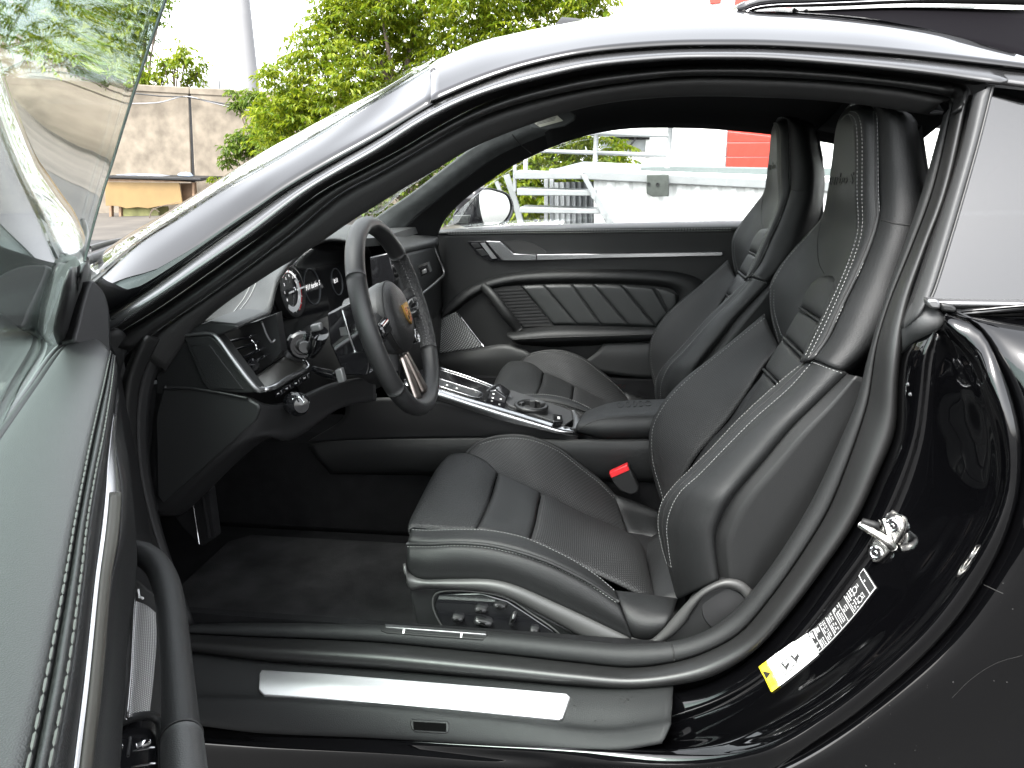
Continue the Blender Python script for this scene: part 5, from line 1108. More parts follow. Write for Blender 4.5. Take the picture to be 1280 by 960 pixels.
patch('door_top_pad', [ra, [p.lerp(q, .12)+Vector((0, 0, .010)) for p, q in zip(ra, rb)], [p.lerp(q, .5)+Vector((0, 0, .013)) for p, q in zip(ra, rb)], [p.lerp(q, .88)+Vector((0, 0, .006)) for p, q in zip(ra, rb)], rb, [p-Vector((0, 0, .004)) for p in rb]], pad, door, nu=24, nv=60)
patch('pad_piping', [[p-Vector((0, 0, .004)) for p in rb], [p.lerp(q, .5)+Vector((0, 0, .0015)) for p, q in zip(rb, rcx)], [q-Vector((0, 0, .003)) for q in rcx]], pad, door, nu=10, nv=60)
patch('pad_side', [[q-Vector((0, 0, .003)) for q in rcx], [p.lerp(q, .4)+dn*.002 for p, q in zip(rcx, rd)], rd], M['leather_dark'], door, nu=10, nv=60)
dthread = mat('door_thread', (.055, .055, .052), .85)
for R in (rb, rcx):
    c_ = cr([p+Vector((0, 0, .0022)) for p in R], 160); ss = joined('stitching', stitch_chunks(c_, .013, .0001, .00085), dthread, door, False); ss['kind'] = 'stuff'
k0 = 5
ms = patch('trim_strip', [rd[k0:], [p.lerp(q, .5)+dn*.003 for p, q in zip(rd[k0:], re[k0:])], re[k0:], [p-Vector((0, 0, .006)) for p in re[k0:]]], M['silver'], door, nu=12, nv=60)
st_d, st_e = rd[18:], re[18:]
patch('strip_inlay', [[p.lerp(q, .06)+dn*.0032 for p, q in zip(st_d, st_e)], [p.lerp(q, .35)+dn*.0050 for p, q in zip(st_d, st_e)], [p.lerp(q, .66)+dn*.0046 for p, q in zip(st_d, st_e)]], mat('brushed_inlay', (.085, .082, .072), .5, .9), ms, nu=8, nv=40, fn=lambda u, v: .0006*sin(u*25))
patch('door_panel', [[p-Vector((0, 0, .006)) for p in re], [p.lerp(q, .3)+dn*.002 for p, q in zip(re, rf)], rf, [p+Vector((0, 0, -.05))-dn*.004 for p in rf]], M['leather_dark'], door, nu=16, nv=50)
# side-window demister slots
for k in range(8):
    a, b = 142+k*2.1, 516+k*10
    plate('demister_slot', [PZ(a, b, .806), PZ(a+3.4, b+2, .80), PZ(a+4.2, b+7, .80), PZ(a+1.6, b+7.5, .806)], dn, .003, M['gap'], door)
# grab handle
tube('grab_handle', [PZ(160, 690, .705), PZ(176, 692, .704), PZ(194, 704, .703), PZ(207, 728, .702), PZ(214, 762, .70), PZ(218, 800, .70), PZ(222, 850, .70), PZ(226, 905, .70), PZ(229, 950, .70), PZ(234, 1020, .70)], [.013, .0128, .0130, .0130, .0128, .0128, .0130, .0134, .014, .014], M['trim'], door, n=18, m=60)
ring_p = PZ(227, 921, .70); tdir = (PZ(229, 950, .70)-PZ(222, 850, .70)).normalized()
hx = tdir.orthogonal().normalized(); hy = tdir.cross(hx)
tube('handle_seam', [ring_p+hx*(.0142*cos(q))+hy*(.0142*sin(q)) for q in [2*pi*i/18 for i in range(18)]], .0009, M['gap'], door, n=6, m=36, closed=True)
tube('handle_lower', [PZ(227.5, 924, .70), PZ(230, 955, .70), PZ(236, 1040, .70)], [.0146, .0150, .0150], pad, door, n=18, m=14)
# speaker and window switches
gr = patch('door_speaker', [[PZ(169.5, 751, .700), PZ(166.5, 800, .70), PZ(164.5, 850, .70), PZ(161, 896, .70)], [PZ(184, 757, .668), PZ(181, 800, .668), PZ(178, 850, .668), PZ(174, 896, .668)], [PZ(195, 766, .640), PZ(196, 800, .640), PZ(192, 850, .64), PZ(187, 893, .64)]], weave_mat('door_speaker_mesh', (.06, .06, .06), (.62, .62, .62), 64, 12, .4, .8, .22), door, nu=12, nv=30)
tube('speaker_edge', [PZ(169, 728, .706), PZ(166.5, 780, .706), PZ(163, 850, .706), PZ(158.5, 898, .706)], .0009, M['silver'], gr, n=6, m=24)
patch('speaker_pocket', [[PZ(158, 705, .73), PZ(154, 780, .735), PZ(148, 850, .735), PZ(136, 920, .735)], [PZ(168, 720, .690), PZ(166, 790, .698), PZ(162, 850, .698), PZ(155, 905, .698)], [PZ(200, 745, .62), PZ(203, 800, .62), PZ(200, 860, .62), PZ(197, 905, .62)], [PZ(215, 735, .60), PZ(222, 800, .60), PZ(224, 880, .60), PZ(226, 960, .60)]], M['gap'], door, nu=14, nv=30)
for (a, b), (c, d) in (((173, 737), (174.5, 747)), ((174.5, 746), (179, 748))):
    tube('seat_symbol', [PZ(a, b, .69), PZ(c, d, .686)], .0011, M['white'], gr, n=6, m=4)
swp = plate('window_switches', [PZ(135, 913, .688), PZ(160, 901, .682), PZ(188, 897, .67), PZ(196, 903, .665), PZ(201, 960, .662), PZ(203, 1020, .66), PZ(120, 1020, .69)], (.3, .2, 1), .012, M['gloss'], door, bevel=.002)
tube('switch_bezel', [PZ(132, 914, .692), PZ(160, 899, .688), PZ(188, 895, .678), PZ(198, 901, .672), PZ(204, 960, .668), PZ(206, 1020, .666)], [.0035, .0035, .0035, .0035], M['trim'], swp, n=8, m=40)
for a, b, w in ((145, 937, 7), (179, 931, 8)):
    tube('switch_tip', [PZ(a-w, b+1.5, .692), PZ(a, b-.5, .692), PZ(a+w, b-3, .690)], [.0022, .0034, .0022], M['chrome'], swp, n=8, m=12, squash=.6)
tube('switch_line', [PZ(167, 939, .690), PZ(193, 934, .683)], .0008, M['silver'], swp, n=6, m=4); tube('switch_line', [PZ(165, 959, .690), PZ(194, 954, .682)], .0008, M['silver'], swp, n=6, m=4)
tube('switch_divider', [PZ(163, 922, .69), PZ(160, 945, .69)], .0012, M['plastic'], swp, n=6, m=4)
# mirror sail at the front corner
import numpy as np
GA = radians(57.2); gd_ = Vector((cos(GA), -sin(GA), 0)); gn = Vector((sin(GA), cos(GA), 0))
g_off = Vector((-.89, -.59, 0)).dot(gd_); g_t0 = Vector((-.655, -1.003, .87)).dot(gn); fz = []; ft = []; fs_ = []
for a, b in [(107, 326), (114, 300), (120, 277), (129, 240), (139, 207), (147, 175), (160, 137), (172, 102), (185, 67), (197, 32), (207, 0), (214, -20)]:
    r = ray(a, b)
    Sz = lambda z: g_off+.8*interp(z, [.85, .88, 1.0, 1.11, 1.2, 1.26, 1.32], [-.05, -.02, .20, .40, .70, .90, 1.1])
    q = min((CAM+r*(.2+.001*i) for i in range(2300)), key=lambda p: abs(p.dot(gd_)-Sz(p.z)))
    fz.append(q.z); ft.append(q.dot(gn)); fs_.append(q.dot(gd_))
g_c = [float(v) for v in np.polyfit(fz+[.87]*4, ft+[g_t0]*4, 2)]
def gq(z): return g_c[0]*z*z+g_c[1]*z+g_c[2]
fz += [1.275]; fs_ += [fs_[-1]+.14]
def GP(px, py, lift=.0):
    r = ray(px, py); k = .25
    f = lambda k: (CAM+r*k).dot(gn)-lift-gq((CAM+r*k).z)
    while k < 2.5:
        if f(k)*f(k+.004) <= 0: return CAM+r*(k+.002)
        k += .004
    return CAM+r*1.1
L1_ = [(107, 325), (97, 333), (87, 342), (79, 372), (70, 408), (72, 430), (80, 437)]
R1_ = [(110, 327), (112, 334), (114, 346), (108, 376), (100, 402), (95, 424), (92, 432)]
patch('sail_seal', [[GP(a, b, .004) for a, b in L1_], [GP((a+c)/2, (b+d)/2, .012) for (a, b), (c, d) in zip(L1_, R1_)], [GP(a, b, .008) for a, b in R1_]], M['rubber'], door, nu=8, nv=30, solid=.003)
cap_o = PZ(117, 434, .872); cap_n = (dn*.55+(CAM-cap_o).normalized()*.8).normalized()
plate('mirror_sail', cr([PP(a, b, cap_o, cap_n) for a, b in [(115, 349), (123, 355), (131, 365), (136.5, 381), (139, 402), (139.5, 425), (139, 443), (116, 435), (93, 428), (97, 404), (103, 378), (110, 356)]], 60, True), cap_n, .03, M['plastic'], door, bevel=.004)
# the pane: front edge read off the photograph, curved inwards towards the top
rows_ = []
for i in range(19):
    z = .862+i*(1.275-.862)/18; sf = interp(z, fz, fs_)
    rows_.append([gd_*(sf+(1.27-sf)*k/5)+gn*(gq(z)-.006*sin(pi*k/5))+Vector((0, 0, z)) for k in range(6)])
pane = patch('door_window', rows_, M['glass_green'], door, nu=60, nv=30, solid=.004)
tube('pane_edge', [r[0] for r in rows_], .0013, mat('glass_edge', (.16, .19, .18), .3), pane, n=6, m=60)
tube('pane_seal', [PZ(a, b, .874) for a, b in [(96, 428), (78, 440), (40, 492), (0, 547), (-50, 620)]], .005, M['rubber'], door, n=8, m=30)
tube('pane_seal', [PZ(a-7, b-4, .874) for a, b in [(96, 428), (78, 440), (40, 492), (0, 547), (-50, 620)]], .003, M['greymetal'], door, n=8, m=30)
# ================================================================== roof panel of the sunroof slid back, wind deflector, cowl, bonnet
e_t = [(926, 17), (941, 10), (966, 6), (1010, 4.5), (1060, 2.5), (1135, -.5), (1300, -3)]
e_b = [(928, 19), (943, 12.5), (968, 9.5), (1010, 9), (1060, 7.5), (1135, 4.5), (1300, 7)]
def sp_(T, y): return [P(a, b, y) for a, b in T]
et, eb = sp_(e_t, -.375), sp_(e_b, -.385)
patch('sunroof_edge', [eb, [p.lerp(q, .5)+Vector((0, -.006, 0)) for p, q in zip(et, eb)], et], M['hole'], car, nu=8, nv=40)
patch('sunroof_panel', [et, [p+Vector((0, .10, .012)) for p in et], [Vector((p.x, 0, p.z+.02)) for p in et], [Vector((p.x, .27, p.z+.012)) for p in et], [Vector((p.x, .375, p.z)) for p in et]], M['gloss'], car, nu=20, nv=30, solid=.012)
tube('sunroof_trim', [p+Vector((0, -.004, -.001)) for p in et], .0012, M['silver'], car, n=8, m=40)
gd = [(992, 12), (1040, 20), (1120, 26), (1200, 33), (1300, 42)]
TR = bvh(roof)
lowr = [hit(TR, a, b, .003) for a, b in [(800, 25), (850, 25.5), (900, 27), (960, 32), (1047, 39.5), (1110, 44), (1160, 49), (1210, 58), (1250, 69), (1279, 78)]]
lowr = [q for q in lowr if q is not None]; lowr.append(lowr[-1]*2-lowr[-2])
patch('roof_opening_reflection', [lowr, [P(a, b, -.36) for a, b in [(800, 22), (850, 20.5), (900, 18.5), (935, 17), (992, 14), (1060, 11), (1135, 9), (1300, 13)]]], mat('roof_reflection_black', (.0022, .0018, .0025), .9, spec=.04), car, nu=6, nv=40)  # dark sheet on the roof: opening plus painted reflection of the sunroof underside
pplate('sunroof_reflection', [(1244, 31), (1300, 34), (1300, 43), (1243, 38)], -.345, .01, mat('reflection_white', (.7, .7, .7), .4), car, bevel=.001)  # pale plate added for a bright interior reflection, painted into its colour
tube('sunroof_cable', [P(992, 12, -.37), P(1002, 17, -.36), P(1010, 13, -.36)], .003, M['greymetal'], car, n=6, m=10)
patch('wind_deflector', [[P(689, 37, -.40), P(720, 31, -.40), P(745, 29, -.40)], [P(691, 27, -.39), P(720, 25.5, -.39), P(741, 28, -.39)], [P(699, 23, -.36), P(722, 24, -.36), P(740, 28, -.36)], [P(700, 24, .30), P(722, 25, .30), P(740, 29, .30)]], M['trim'], car, nu=10, nv=14)
tube('roof_joint', [P(538, 85, -.44), P(541, 80.5, -.43)], .0018, M['gap'], car, n=6, m=4)
patch('bonnet', [[Vector((-1.02, y, .875-.05*(y/.62)**2)) for y in (-.62, -.3, 0, .3, .62)], [Vector((-1.3, y, .83-.06*(y/.62)**2)) for y in (-.62, -.3, 0, .3, .62)], [Vector((-1.65, y, .74-.06*(y/.6)**2)) for y in (-.60, -.3, 0, .3, .60)], [Vector((-1.98, y, .58-.05*(y/.5)**2)) for y in (-.5, -.25, 0, .25, .5)]], M['paint'], car, nu=24, nv=24)
for sy in (-1, 1):
    patch('front_wing', [[Vector((-.80, sy*.70, .87)), Vector((-1.02, sy*.64, .845)), Vector((-1.35, sy*.64, .83)), Vector((-1.7, sy*.60, .74)), Vector((-1.95, sy*.52, .56))], [Vector((-.80, sy*.78, .80)), Vector((-1.02, sy*.80, .83)), Vector((-1.35, sy*.83, .80)), Vector((-1.7, sy*.78, .70)), Vector((-1.93, sy*.66, .55))], [Vector((-.80, sy*.83, .65)), Vector((-1.02, sy*.88, .70)), Vector((-1.35, sy*.90, .70)), Vector((-1.7, sy*.85, .60)), Vector((-1.95, sy*.72, .45))], [Vector((-.80, sy*.82, .30)), Vector((-1.0, sy*.88, .40)), Vector((-1.35, sy*.91, .64)), Vector((-1.7, sy*.86, .40)), Vector((-1.93, sy*.74, .28))]], M['paint'], car, nu=20, nv=30, solid=.01)
    if sy > 0:
        patch('far_sill', [[Vector((-1.0, .70, .38)), Vector((.6, .70, .38))], [Vector((-1.0, .86, .34)), Vector((.6, .86, .34))], [Vector((-1.0, .86, .22)), Vector((.6, .86, .22))]], M['paint'], car, nu=8, nv=8)
cow = patch('cowl', [[Vector((-1.03, y, .872-.045*(y/.62)**2)) for y in (-.66, -.3, 0, .3, .66)], [Vector((-.90, y, .860-.04*(y/.62)**2)) for y in (-.70, -.3, 0, .3, .70)]], M['trim'], car, nu=6, nv=20, solid=.012)
wpz = lambda a, b, z=.885: PZ(a, b, z)
tube('wiper_arm', [P(108, 326, -.62), P(128, 318, -.55), P(148, 306, -.42), P(166, 299, -.30)], [.008, .007, .005, .004], M['rubber'], car, n=8, m=20, squash=.6)
tube('wiper_arm', [P(112, 311, -.50), P(135, 304, -.36), P(155, 299, -.22)], [.006, .005, .004], M['rubber'], car, n=8, m=14, squash=.6)
tube('wiper_blade', [P(106, 334, -.60), P(130, 325, -.50), P(150, 315, -.40)], .004, M['plastic'], car, n=6, m=14)

# ================================================================== rest of the body behind the cabin, wheels
def zlow(x): 
    d = .385**2-(x-1.25)**2
    return max(.24, .345+sqrt(d)) if d > 0 else .24
for sy in (-1, 1):
    nx, nz = 50, 14; vs = []
    for i in range(nx):
        x = .68+(2.44-.68)*i/(nx-1); zt = interp(x, [.68, 1.2, 1.8, 2.2, 2.44], [.865, .86, .80, .73, .66]); zl = zlow(x)
        for j in range(nz):
            t = j/(nz-1); z = zt+(zl-zt)*t
            y = interp(x, [.68, 1.25, 1.9, 2.3, 2.44], [.90, .955, .92, .84, .72])
            y -= interp(z, [.24, .45, .62, .75, .88], [.03, .005, .0, .03, .14])
            vs.append((x, sy*y, z))
    fs = faces_grid(nx, nz)
    if sy > 0: fs = [tuple(reversed(f)) for f in fs]
    obj('rear_wing', vs, fs, M['paint'], car, True, .008)
def sec(x, w, zt, zs): return [Vector((x, -w, zs)), Vector((x, -w*.86, zs+(zt-zs)*.62)), Vector((x, -w*.5, zt-.012)), Vector((x, 0, zt)), Vector((x, w*.5, zt-.012)), Vector((x, w*.86, zs+(zt-zs)*.62)), Vector((x, w, zs))]
patch('rear_window', [sec(.78, .56, 1.20, 1.09), sec(1.0, .56, 1.11, 1.0), sec(1.3, .55, .98, .90)], M['glass_dark'], car, nu=14, nv=30)
patch('roof_rear', [sec(.60, .60, 1.262, 1.13), sec(.70, .59, 1.235, 1.11), sec(.78, .57, 1.202, 1.09)], M['paint'], car, nu=10, nv=30)
for sy in (-1, 1):
    patch('rear_pillar', [[Vector((.74, sy*.575, 1.10)), Vector((.85, sy*.56, 1.07)), Vector((1.3, sy*.55, .90)), Vector((1.6, sy*.6, .82))], [Vector((.78, sy*.655, .99)), Vector((.95, sy*.66, .96)), Vector((1.25, sy*.66, .89)), Vector((1.6, sy*.7, .81))], [Vector((.84, sy*.74, .885)), Vector((1.0, sy*.75, .885)), Vector((1.25, sy*.80, .87)), Vector((1.6, sy*.80, .80))]], M['paint'], car, nu=14, nv=24)
patch('engine_lid', [sec(1.28, .68, .915, .875), sec(1.7, .80, .83, .80), sec(2.15, .80, .775, .735), sec(2.44, .72, .70, .66)], M['paint'], car, nu=24, nv=30)
patch('rear_bumper', [sec(2.43, .73, .70, .66), [Vector((2.52, y, .60)) for y in (-.72, -.5, -.25, 0, .25, .5, .72)], [Vector((2.50, y, .42)) for y in (-.74, -.5, -.25, 0, .25, .5, .74)], [Vector((2.42, y, .24)) for y in (-.70, -.5, -.25, 0, .25, .5, .70)]], M['paint'], car, nu=14, nv=24)
rimm = mat('wheel_alloy', (.10, .10, .105), .3, .9); tyr = mat('tyre_rubber', (.018, .018, .018), .7, bump=.3, bscale=300)
for wx, wy, w in ((1.25, .80, .145), (1.25, -.80, .145), (-1.20, .76, .12), (-1.20, -.76, .12)):
    sg = 1 if wy > 0 else -1; ax = Vector((0, sg, 0)); o = Vector((wx, wy, .345))
    wh = lathe('wheel', o, ax, [(.255, -w), (.33, -w*.95), (.345, -w*.7), (.345, w*.7), (.33, w*.95), (.262, w), (.255, w*.8)], tyr, car, 48)
    rm = lathe('rim', o, ax, [(.262, w*.85), (.25, w*.95), (.235, w*.5), (.235, -w*.5), (.05, -w*.2), (.05, w*.45), (0, w*.5)], rimm, wh, 48)
    chs = [boxc(o+ax*(w*.55)+Vector((cos(q)*.145, 0, sin(q)*.145)), Vector((cos(q), 0, sin(q)))*.10, ax*.012, Vector((-sin(q), 0, cos(q)))*.014) for q in [2*pi*i/10 for i in range(10)]]
    sp_o = joined('spokes', chs, rimm, wh, False); sp_o['kind'] = 'stuff'
abox('underbody', -1.9, 2.35, -.62, .62, .14, .19, M['plastic'], car)
patch('front_bumper', [[Vector((-1.97, y, .57-.05*(y/.5)**2)) for y in (-.52, -.26, 0, .26, .52)], [Vector((-2.05, y*1.2, .45)) for y in (-.52, -.26, 0, .26, .52)], [Vector((-2.02, y*1.25, .22)) for y in (-.52, -.26, 0, .26, .52)]], M['paint'], car, nu=12, nv=16)
# ================================================================== yard behind the car
def up_to(px, py0, py1, Y): return P(px, py0, Y), P(px, py1, Y)
conc = mat('old_concrete', (.165, .142, .112), .9, bump=1.0, bscale=25, var=.30, vscale=3.5, spec=.2)
def quad_slab(name, px, Y, th, m, parent=None, bevel=.01): return pplate(name, px, Y, th, m, parent, bevel=bevel)
YW = 14.4
wall = empty('concrete_wall', (P(200, 262, YW).x, YW, 0)); tag(wall, 'weathered beige concrete panel wall along the far left edge of the yard', 'wall')
edges = [-420, -90, 236, 560]
for a, b in zip(edges[:-1], edges[1:]):
    ta = 96+a*.055; tb = 96+b*.055; w = 1.2
    quad_slab('wall_panel', [(a+w+.5, ta+1), (b-w, tb+1), (b-w+6, 268), (a+w+8, 268)], YW, .22, conc, wall, .02)
    quad_slab('wall_coping', [(a+.5, ta), (b, tb), (b+.5, tb+9), (a+1, ta+9)], YW-.02, .26, conc, wall, .02)
for a in (236,):
    quad_slab('joint_filler', [(235, 110), (238, 110), (246, 268), (242, 268)], YW+.03, .1, M['gap'], wall, 0)
def cable(lab, pts, r, m, Y=YW-.12):
    o = tube('cable', [P(a, b, Y) for a, b in pts], r, m, None, n=6, m=50); tag(o, lab, 'cable', 'cables slung along the concrete wall'); return o
gcab = mat('grey_cable', (.20, .20, .205), .6); bcab = mat('black_cable', (.02, .02, .02), .6)
cable('grey cable sagging across both panels of the concrete wall', [(60, 128), (120, 130), (165, 129.5), (200, 128), (232, 120.5), (260, 127), (305, 137), (360, 141)], .012, gcab)
cable('black cable strung along the top of the left wall panel', [(60, 110), (120, 114), (170, 117), (200, 120), (232, 121)], .014, bcab)
cable('black cable drooping right from the wall joint toward the trees', [(234, 121), (260, 126), (290, 131), (340, 134)], .014, bcab)
cable('thin black cable running straight down the wall joint', [(236, 121), (237.5, 150), (240, 190), (243, 232)], .010, bcab, YW-.08)
# bench with a plywood front at the foot of the wall
YB = 13.2
wood = mat('weathered_board', (.20, .13, .08), .8, bump=.5, bscale=40, var=.3, vscale=6); ply = mat('plywood', (.185, .12, .045), .7, bump=.3, bscale=20, var=.12, vscale=3)
bx = empty('workbench', (P(180, 275, YB).x, YB, 0)); tag(bx, 'low wooden bench with a tan plywood front and dark felt top against the wall', 'bench')
ctop_ = P(190, 222, YB); 
quad_slab('bench_top', [(128, 219.5), (250, 222.5), (252, 226), (128, 222.5)], YB-.1, .9, M['gap'], bx, .01)
quad_slab('top_board', [(130, 223), (222, 226), (240, 227.5), (130, 227)], YB-.02, .5, wood, bx, .01)
quad_slab('plywood_front', [(131, 227.5), (224, 228.5), (228, 254), (214, 256), (200, 257.5), (185, 260.5), (172, 259), (158, 260.5), (146, 257.5), (132, 257)], YB, .03, ply, bx, .004)
quad_slab('end_board', [(225, 229), (244, 229), (246, 256), (229, 256)], YB+.3, .05, wood, bx, .01)
for a in (136, 148, 240): quad_slab('leg', [(a, 228), (a+3, 228), (a+3.5, 274), (a+.5, 274)], YB+.1, .08, wood, bx, .005)
cr_b = quad_slab('storage_crate', [(153, 259.5), (197, 259.5), (199, 276), (153, 276)], YB+.15, .4, mat('mossy_wood', (.22, .22, .09), .9, var=.4, vscale=4), None, .02); tag(cr_b, 'mossy green brown crate pushed under the plywood bench', 'crate')
for k, (x0, x1, y0, y1) in enumerate(((138, 208, 217.5, 220),)):
    h = quad_slab('sheet_bundle', [(x0, y1), (x0+10, y0+.5), (x0+30, y0), (x0+50, y0+.8), (x1, y1+1)], YB+.2, .3, mat('grey_sheet', (.18, .19, .22), .6, var=.3, vscale=6), None, .01); tag(h, 'crumpled grey plastic sheet lying on top of the wooden bench', 'plastic sheet')
bc = quad_slab('plastic_bag', [(221, 218), (226, 215.5), (232, 216), (236, 221), (222, 220)], YB, .2, mat('blue_bag', (.25, .30, .38), .4), None, .02); tag(bc, 'small pale blue plastic bag on the right end of the bench top', 'bag')
# shed roof beyond the wall, steel chimney
sh_ = empty('shed', (P(270, 110, 19).x, 19, 0)); tag(sh_, 'low grey metal roofed shed just showing above the concrete wall', 'shed')
gm2 = mat('galvanised', (.28, .29, .30), .5, .3)
for k in range(5): quad_slab('roof_sheet', [(244+k*10, 99.5+k*.3), (253.6+k*10, 99.8+k*.3), (254+k*10, 118), (244+k*10, 118)], 19+.02*(k % 2), .05, gm2, sh_, .005)
quad_slab('shed_wall', [(245, 115), (293, 116), (294, 200), (246, 200)], 19.2, .5, gm2, sh_, .02)
cx = P(306, 60, 30); chm = lathe('chimney', (cx.x, 30, -.4), (.015, 0, 1), [(.34, 0), (.33, 3.5), (.31, 7.6), (.34, 7.62), (.34, 7.7), (.30, 7.72), (.28, 14)], mat('pale_steel', (.17, .17, .175), .5, var=.08, vscale=1.0), None, 28); tag(chm, 'tall pale grey steel chimney rising behind the concrete wall', 'chimney')
tube('cable', [(cx.x+.6, 29.6, 0), (cx.x+.62, 29.6, 6.5), (cx.x+.5, 29.6, 9.0)], .03, gm2, None, n=6, m=8); tag(bpy.context.scene.objects[-1] if False else COL.objects['cable.004'], 'thin steel pipe standing close to the right side of the chimney', 'pipe'); COL.objects['cable.004'].name = 'vent_pipe'
# --- white works building with red cladding
YBd = 17.0
white = mat('white_cladding', (.80, .80, .79), .45, bump=.1, bscale=8); redc = mat('red_cladding', (.45, .03, .016), .45, bump=.1, bscale=8)
bd_ = empty('works_building', (P(850, 200, YBd).x, YBd, 0)); tag(bd_, 'white clad works building with a column of red panels behind the loading ramp', 'building')
rowsY = [-90, -55, -22, 12, 45, 79, 112, 145, 178, 196, 214, 300]
def lean(px, py): return px+(212-py)*.055
cols = [(640, 752, white), (753, 906, white), (907, 970, redc), (971, 1100, white), (1101, 1300, white), (1301, 1560, white)]
for (a, b, m_) in cols:
    for y0, y1 in zip(rowsY[:-1], rowsY[1:]):
        quad_slab('cladding_panel', [(lean(a, y0)+.5, y0+.4), (lean(b, y0), y0+.4), (lean(b, y1), y1-.2), (lean(a, y1)+.5, y1-.2)], YBd, .12, m_, bd_, .012)
quad_slab('red_fascia', [(880, -40), (905, -40), (901, 3.5), (888, 5)], YBd-.05, .05, redc, bd_, .005)
wi = quad_slab('window', [(752, 165), (812, 165), (811, 189), (751, 189)], YBd-.06, .06, mat('window_grey', (.30, .32, .33), .3), bd_, .01)
quad_slab('window_awning', [(750, 164), (813, 164), (812, 171), (749, 171)], YBd-.35, .3, mat('awning_green', (.28, .33, .32), .6), wi, .01)
quad_slab('window_bar', [(750, 171.5), (812, 171.5), (812, 174.5), (750, 174.5)], YBd-.12, .05, M['gap'], wi, 0)
quad_slab('window_frame', [(808, 163), (815, 163), (813, 196), (806, 196)], YBd-.1, .08, white, wi, .005)
tube('window_stay', [P(797, 164, YBd-.3), P(793, 175, YBd-.3), P(783, 187, YBd-.3)], .02, M['gap'], wi, n=6, m=8)
# --- loading ramp: platform, corrugated front, railing, stairs, bumper
YR = 5.2
wsteel = mat('white_painted_steel', (.20, .207, .21), .45, bump=.1, bscale=60, var=.08, vscale=5)
rp = empty('loading_ramp', (P(800, 250, YR).x, YR+1, 0)); tag(rp, 'white steel loading platform with corrugated front and tubular railing', 'loading platform')
quad_slab('platform_edge', [(686, 211), (735, 213.2), (785, 215.5), (960, 224), (1300, 240), (1300, 253), (960, 236), (740, 225), (687, 222)], YR, .12, wsteel, rp, .008)
quad_slab('platform_beam', [(786, 213.5), (960, 219), (1300, 226), (1300, 240), (960, 224.5), (786, 217)], YR+.25, .12, white, rp, .008)
quad_slab('platform_ledge', [(801, 208.5), (845, 207.5), (960, 209.8), (1300, 212), (1300, 226), (960, 220.5), (801, 214)], YR+.6, .1, mat('ledge_green', (.12, .14, .137), .6), rp, .008)
pt = [P(690, 212, YR+.05), P(1300, 240, YR+.05)]
obj('platform_deck', [pt[0], pt[1], pt[1]+Vector((0, 3, 0)), pt[0]+Vector((0, 3, 0))], [(0, 1, 2, 3)], wsteel, rp, False, .03)
cw = []; n = 400; x0, x1 = P(742, 250, YR).x, 14.0
vs = []; fs = []
for i in range(n+1):
    x = x0+(x1-x0)*i/n; ph = i % 4; y = YR+.06+(.035 if ph in (1, 2) else 0); zt = P(742, 226, YR).z-.012*(x-x0)
    vs += [(x, y, -.3), (x, y, zt)]
for i in range(n): fs.append((2*i, 2*i+2, 2*i+3, 2*i+1))
obj('corrugated_front', vs, fs, white, rp, False, .004)
vs = []; fs = []
for i in range(101):
    y = 1.6+3.7*i/100; x = 9.0+(.035 if i % 4 in (1, 2) else 0); vs += [(x, y, -.3), (x, y, .86-.02*y)]
for i in range(100): fs.append((2*i, 2*i+2, 2*i+3, 2*i+1))
obj('corrugated_return', vs, fs, white, rp, False, .004)
vs = []; fs = []; xa, xb = P(691, 250, YR+.7).x, P(748, 250, YR+.7).x
for i in range(33):
    x = xa+(xb-xa)*i/32; y = YR+.7+(.03 if i % 4 in (1, 2) else 0); vs += [(x, y, -.2), (x, y, P(700, 228, YR+.7).z)]
for i in range(32): fs.append((2*i, 2*i+2, 2*i+3, 2*i+1))
obj('corrugated_side', vs, fs, gm2, rp, False, .004)
quad_slab('support_post', [(680, 224), (685, 224), (685, 300), (680, 300)], YR+.2, .05, wsteel, rp, .004)
quad_slab('support_post', [(687, 224), (692, 224), (692, 300), (687, 300)], YR+.3, .05, gm2, rp, .004)
rail_r = .018
def rl_(name, a, b, r=rail_r): tube(name, [P(*a), P(*b)], r, wsteel, rp, n=10, m=3)
rl_('rail_post', (746, 150, YR+.3), (743.5, 213, YR+.3), .021); rl_('rail_post', (839, 150, YR+.3), (834, 210, YR+.3), .021); rl_('rail_post', (657.5, 150, YR+.3), (657, 213, YR+.3), .021)
rl_('hand_rail', (648, 163, YR+.3), (746, 167, YR+.3)); rl_('hand_rail', (746, 167, YR+.3), (838, 169.7, YR+.3)); rl_('knee_rail', (640, 187.5, YR+.3), (745, 191, YR+.3)); rl_('knee_rail', (745, 191, YR+.3), (837, 194.2, YR+.3))
rl_('hand_rail', (838, 155, YR+.3), (837, 160, YR+.3))
stt = empty('steel_stairs', (P(700, 270, YR-.3).x, YR-.3, 0)); tag(stt, 'white steel stairs of flat treads climbing to the loading platform', 'stairs')
for q in ([(643, 213.5), (727, 216.5), (726.5, 224), (643, 224)], [(646, 235.5), (744, 238.7), (744, 245), (646, 244.3)], [(650, 258.7), (757, 262), (757, 267.5), (649, 266.3)], [(654, 284), (772, 287), (772, 294), (654, 291)]):
    quad_slab('tread', q, YR-.35, .25, wsteel, stt, .006)
quad_slab('stringer', [(725, 217), (732, 219), (768, 279), (778, 300), (766, 300), (757, 279)], YR-.38, .03, wsteel, stt, .004)
quad_slab('stringer', [(629, 220), (636, 217), (650, 260), (660, 300), (652, 300), (640, 252)], YR-.1, .03, wsteel, stt, .004)
for q in ([(738, 245), (744, 245), (744, 252)], [(750, 267), (757, 267), (757, 275)]): quad_slab('bracket', q, YR-.39, .02, wsteel, stt, 0)
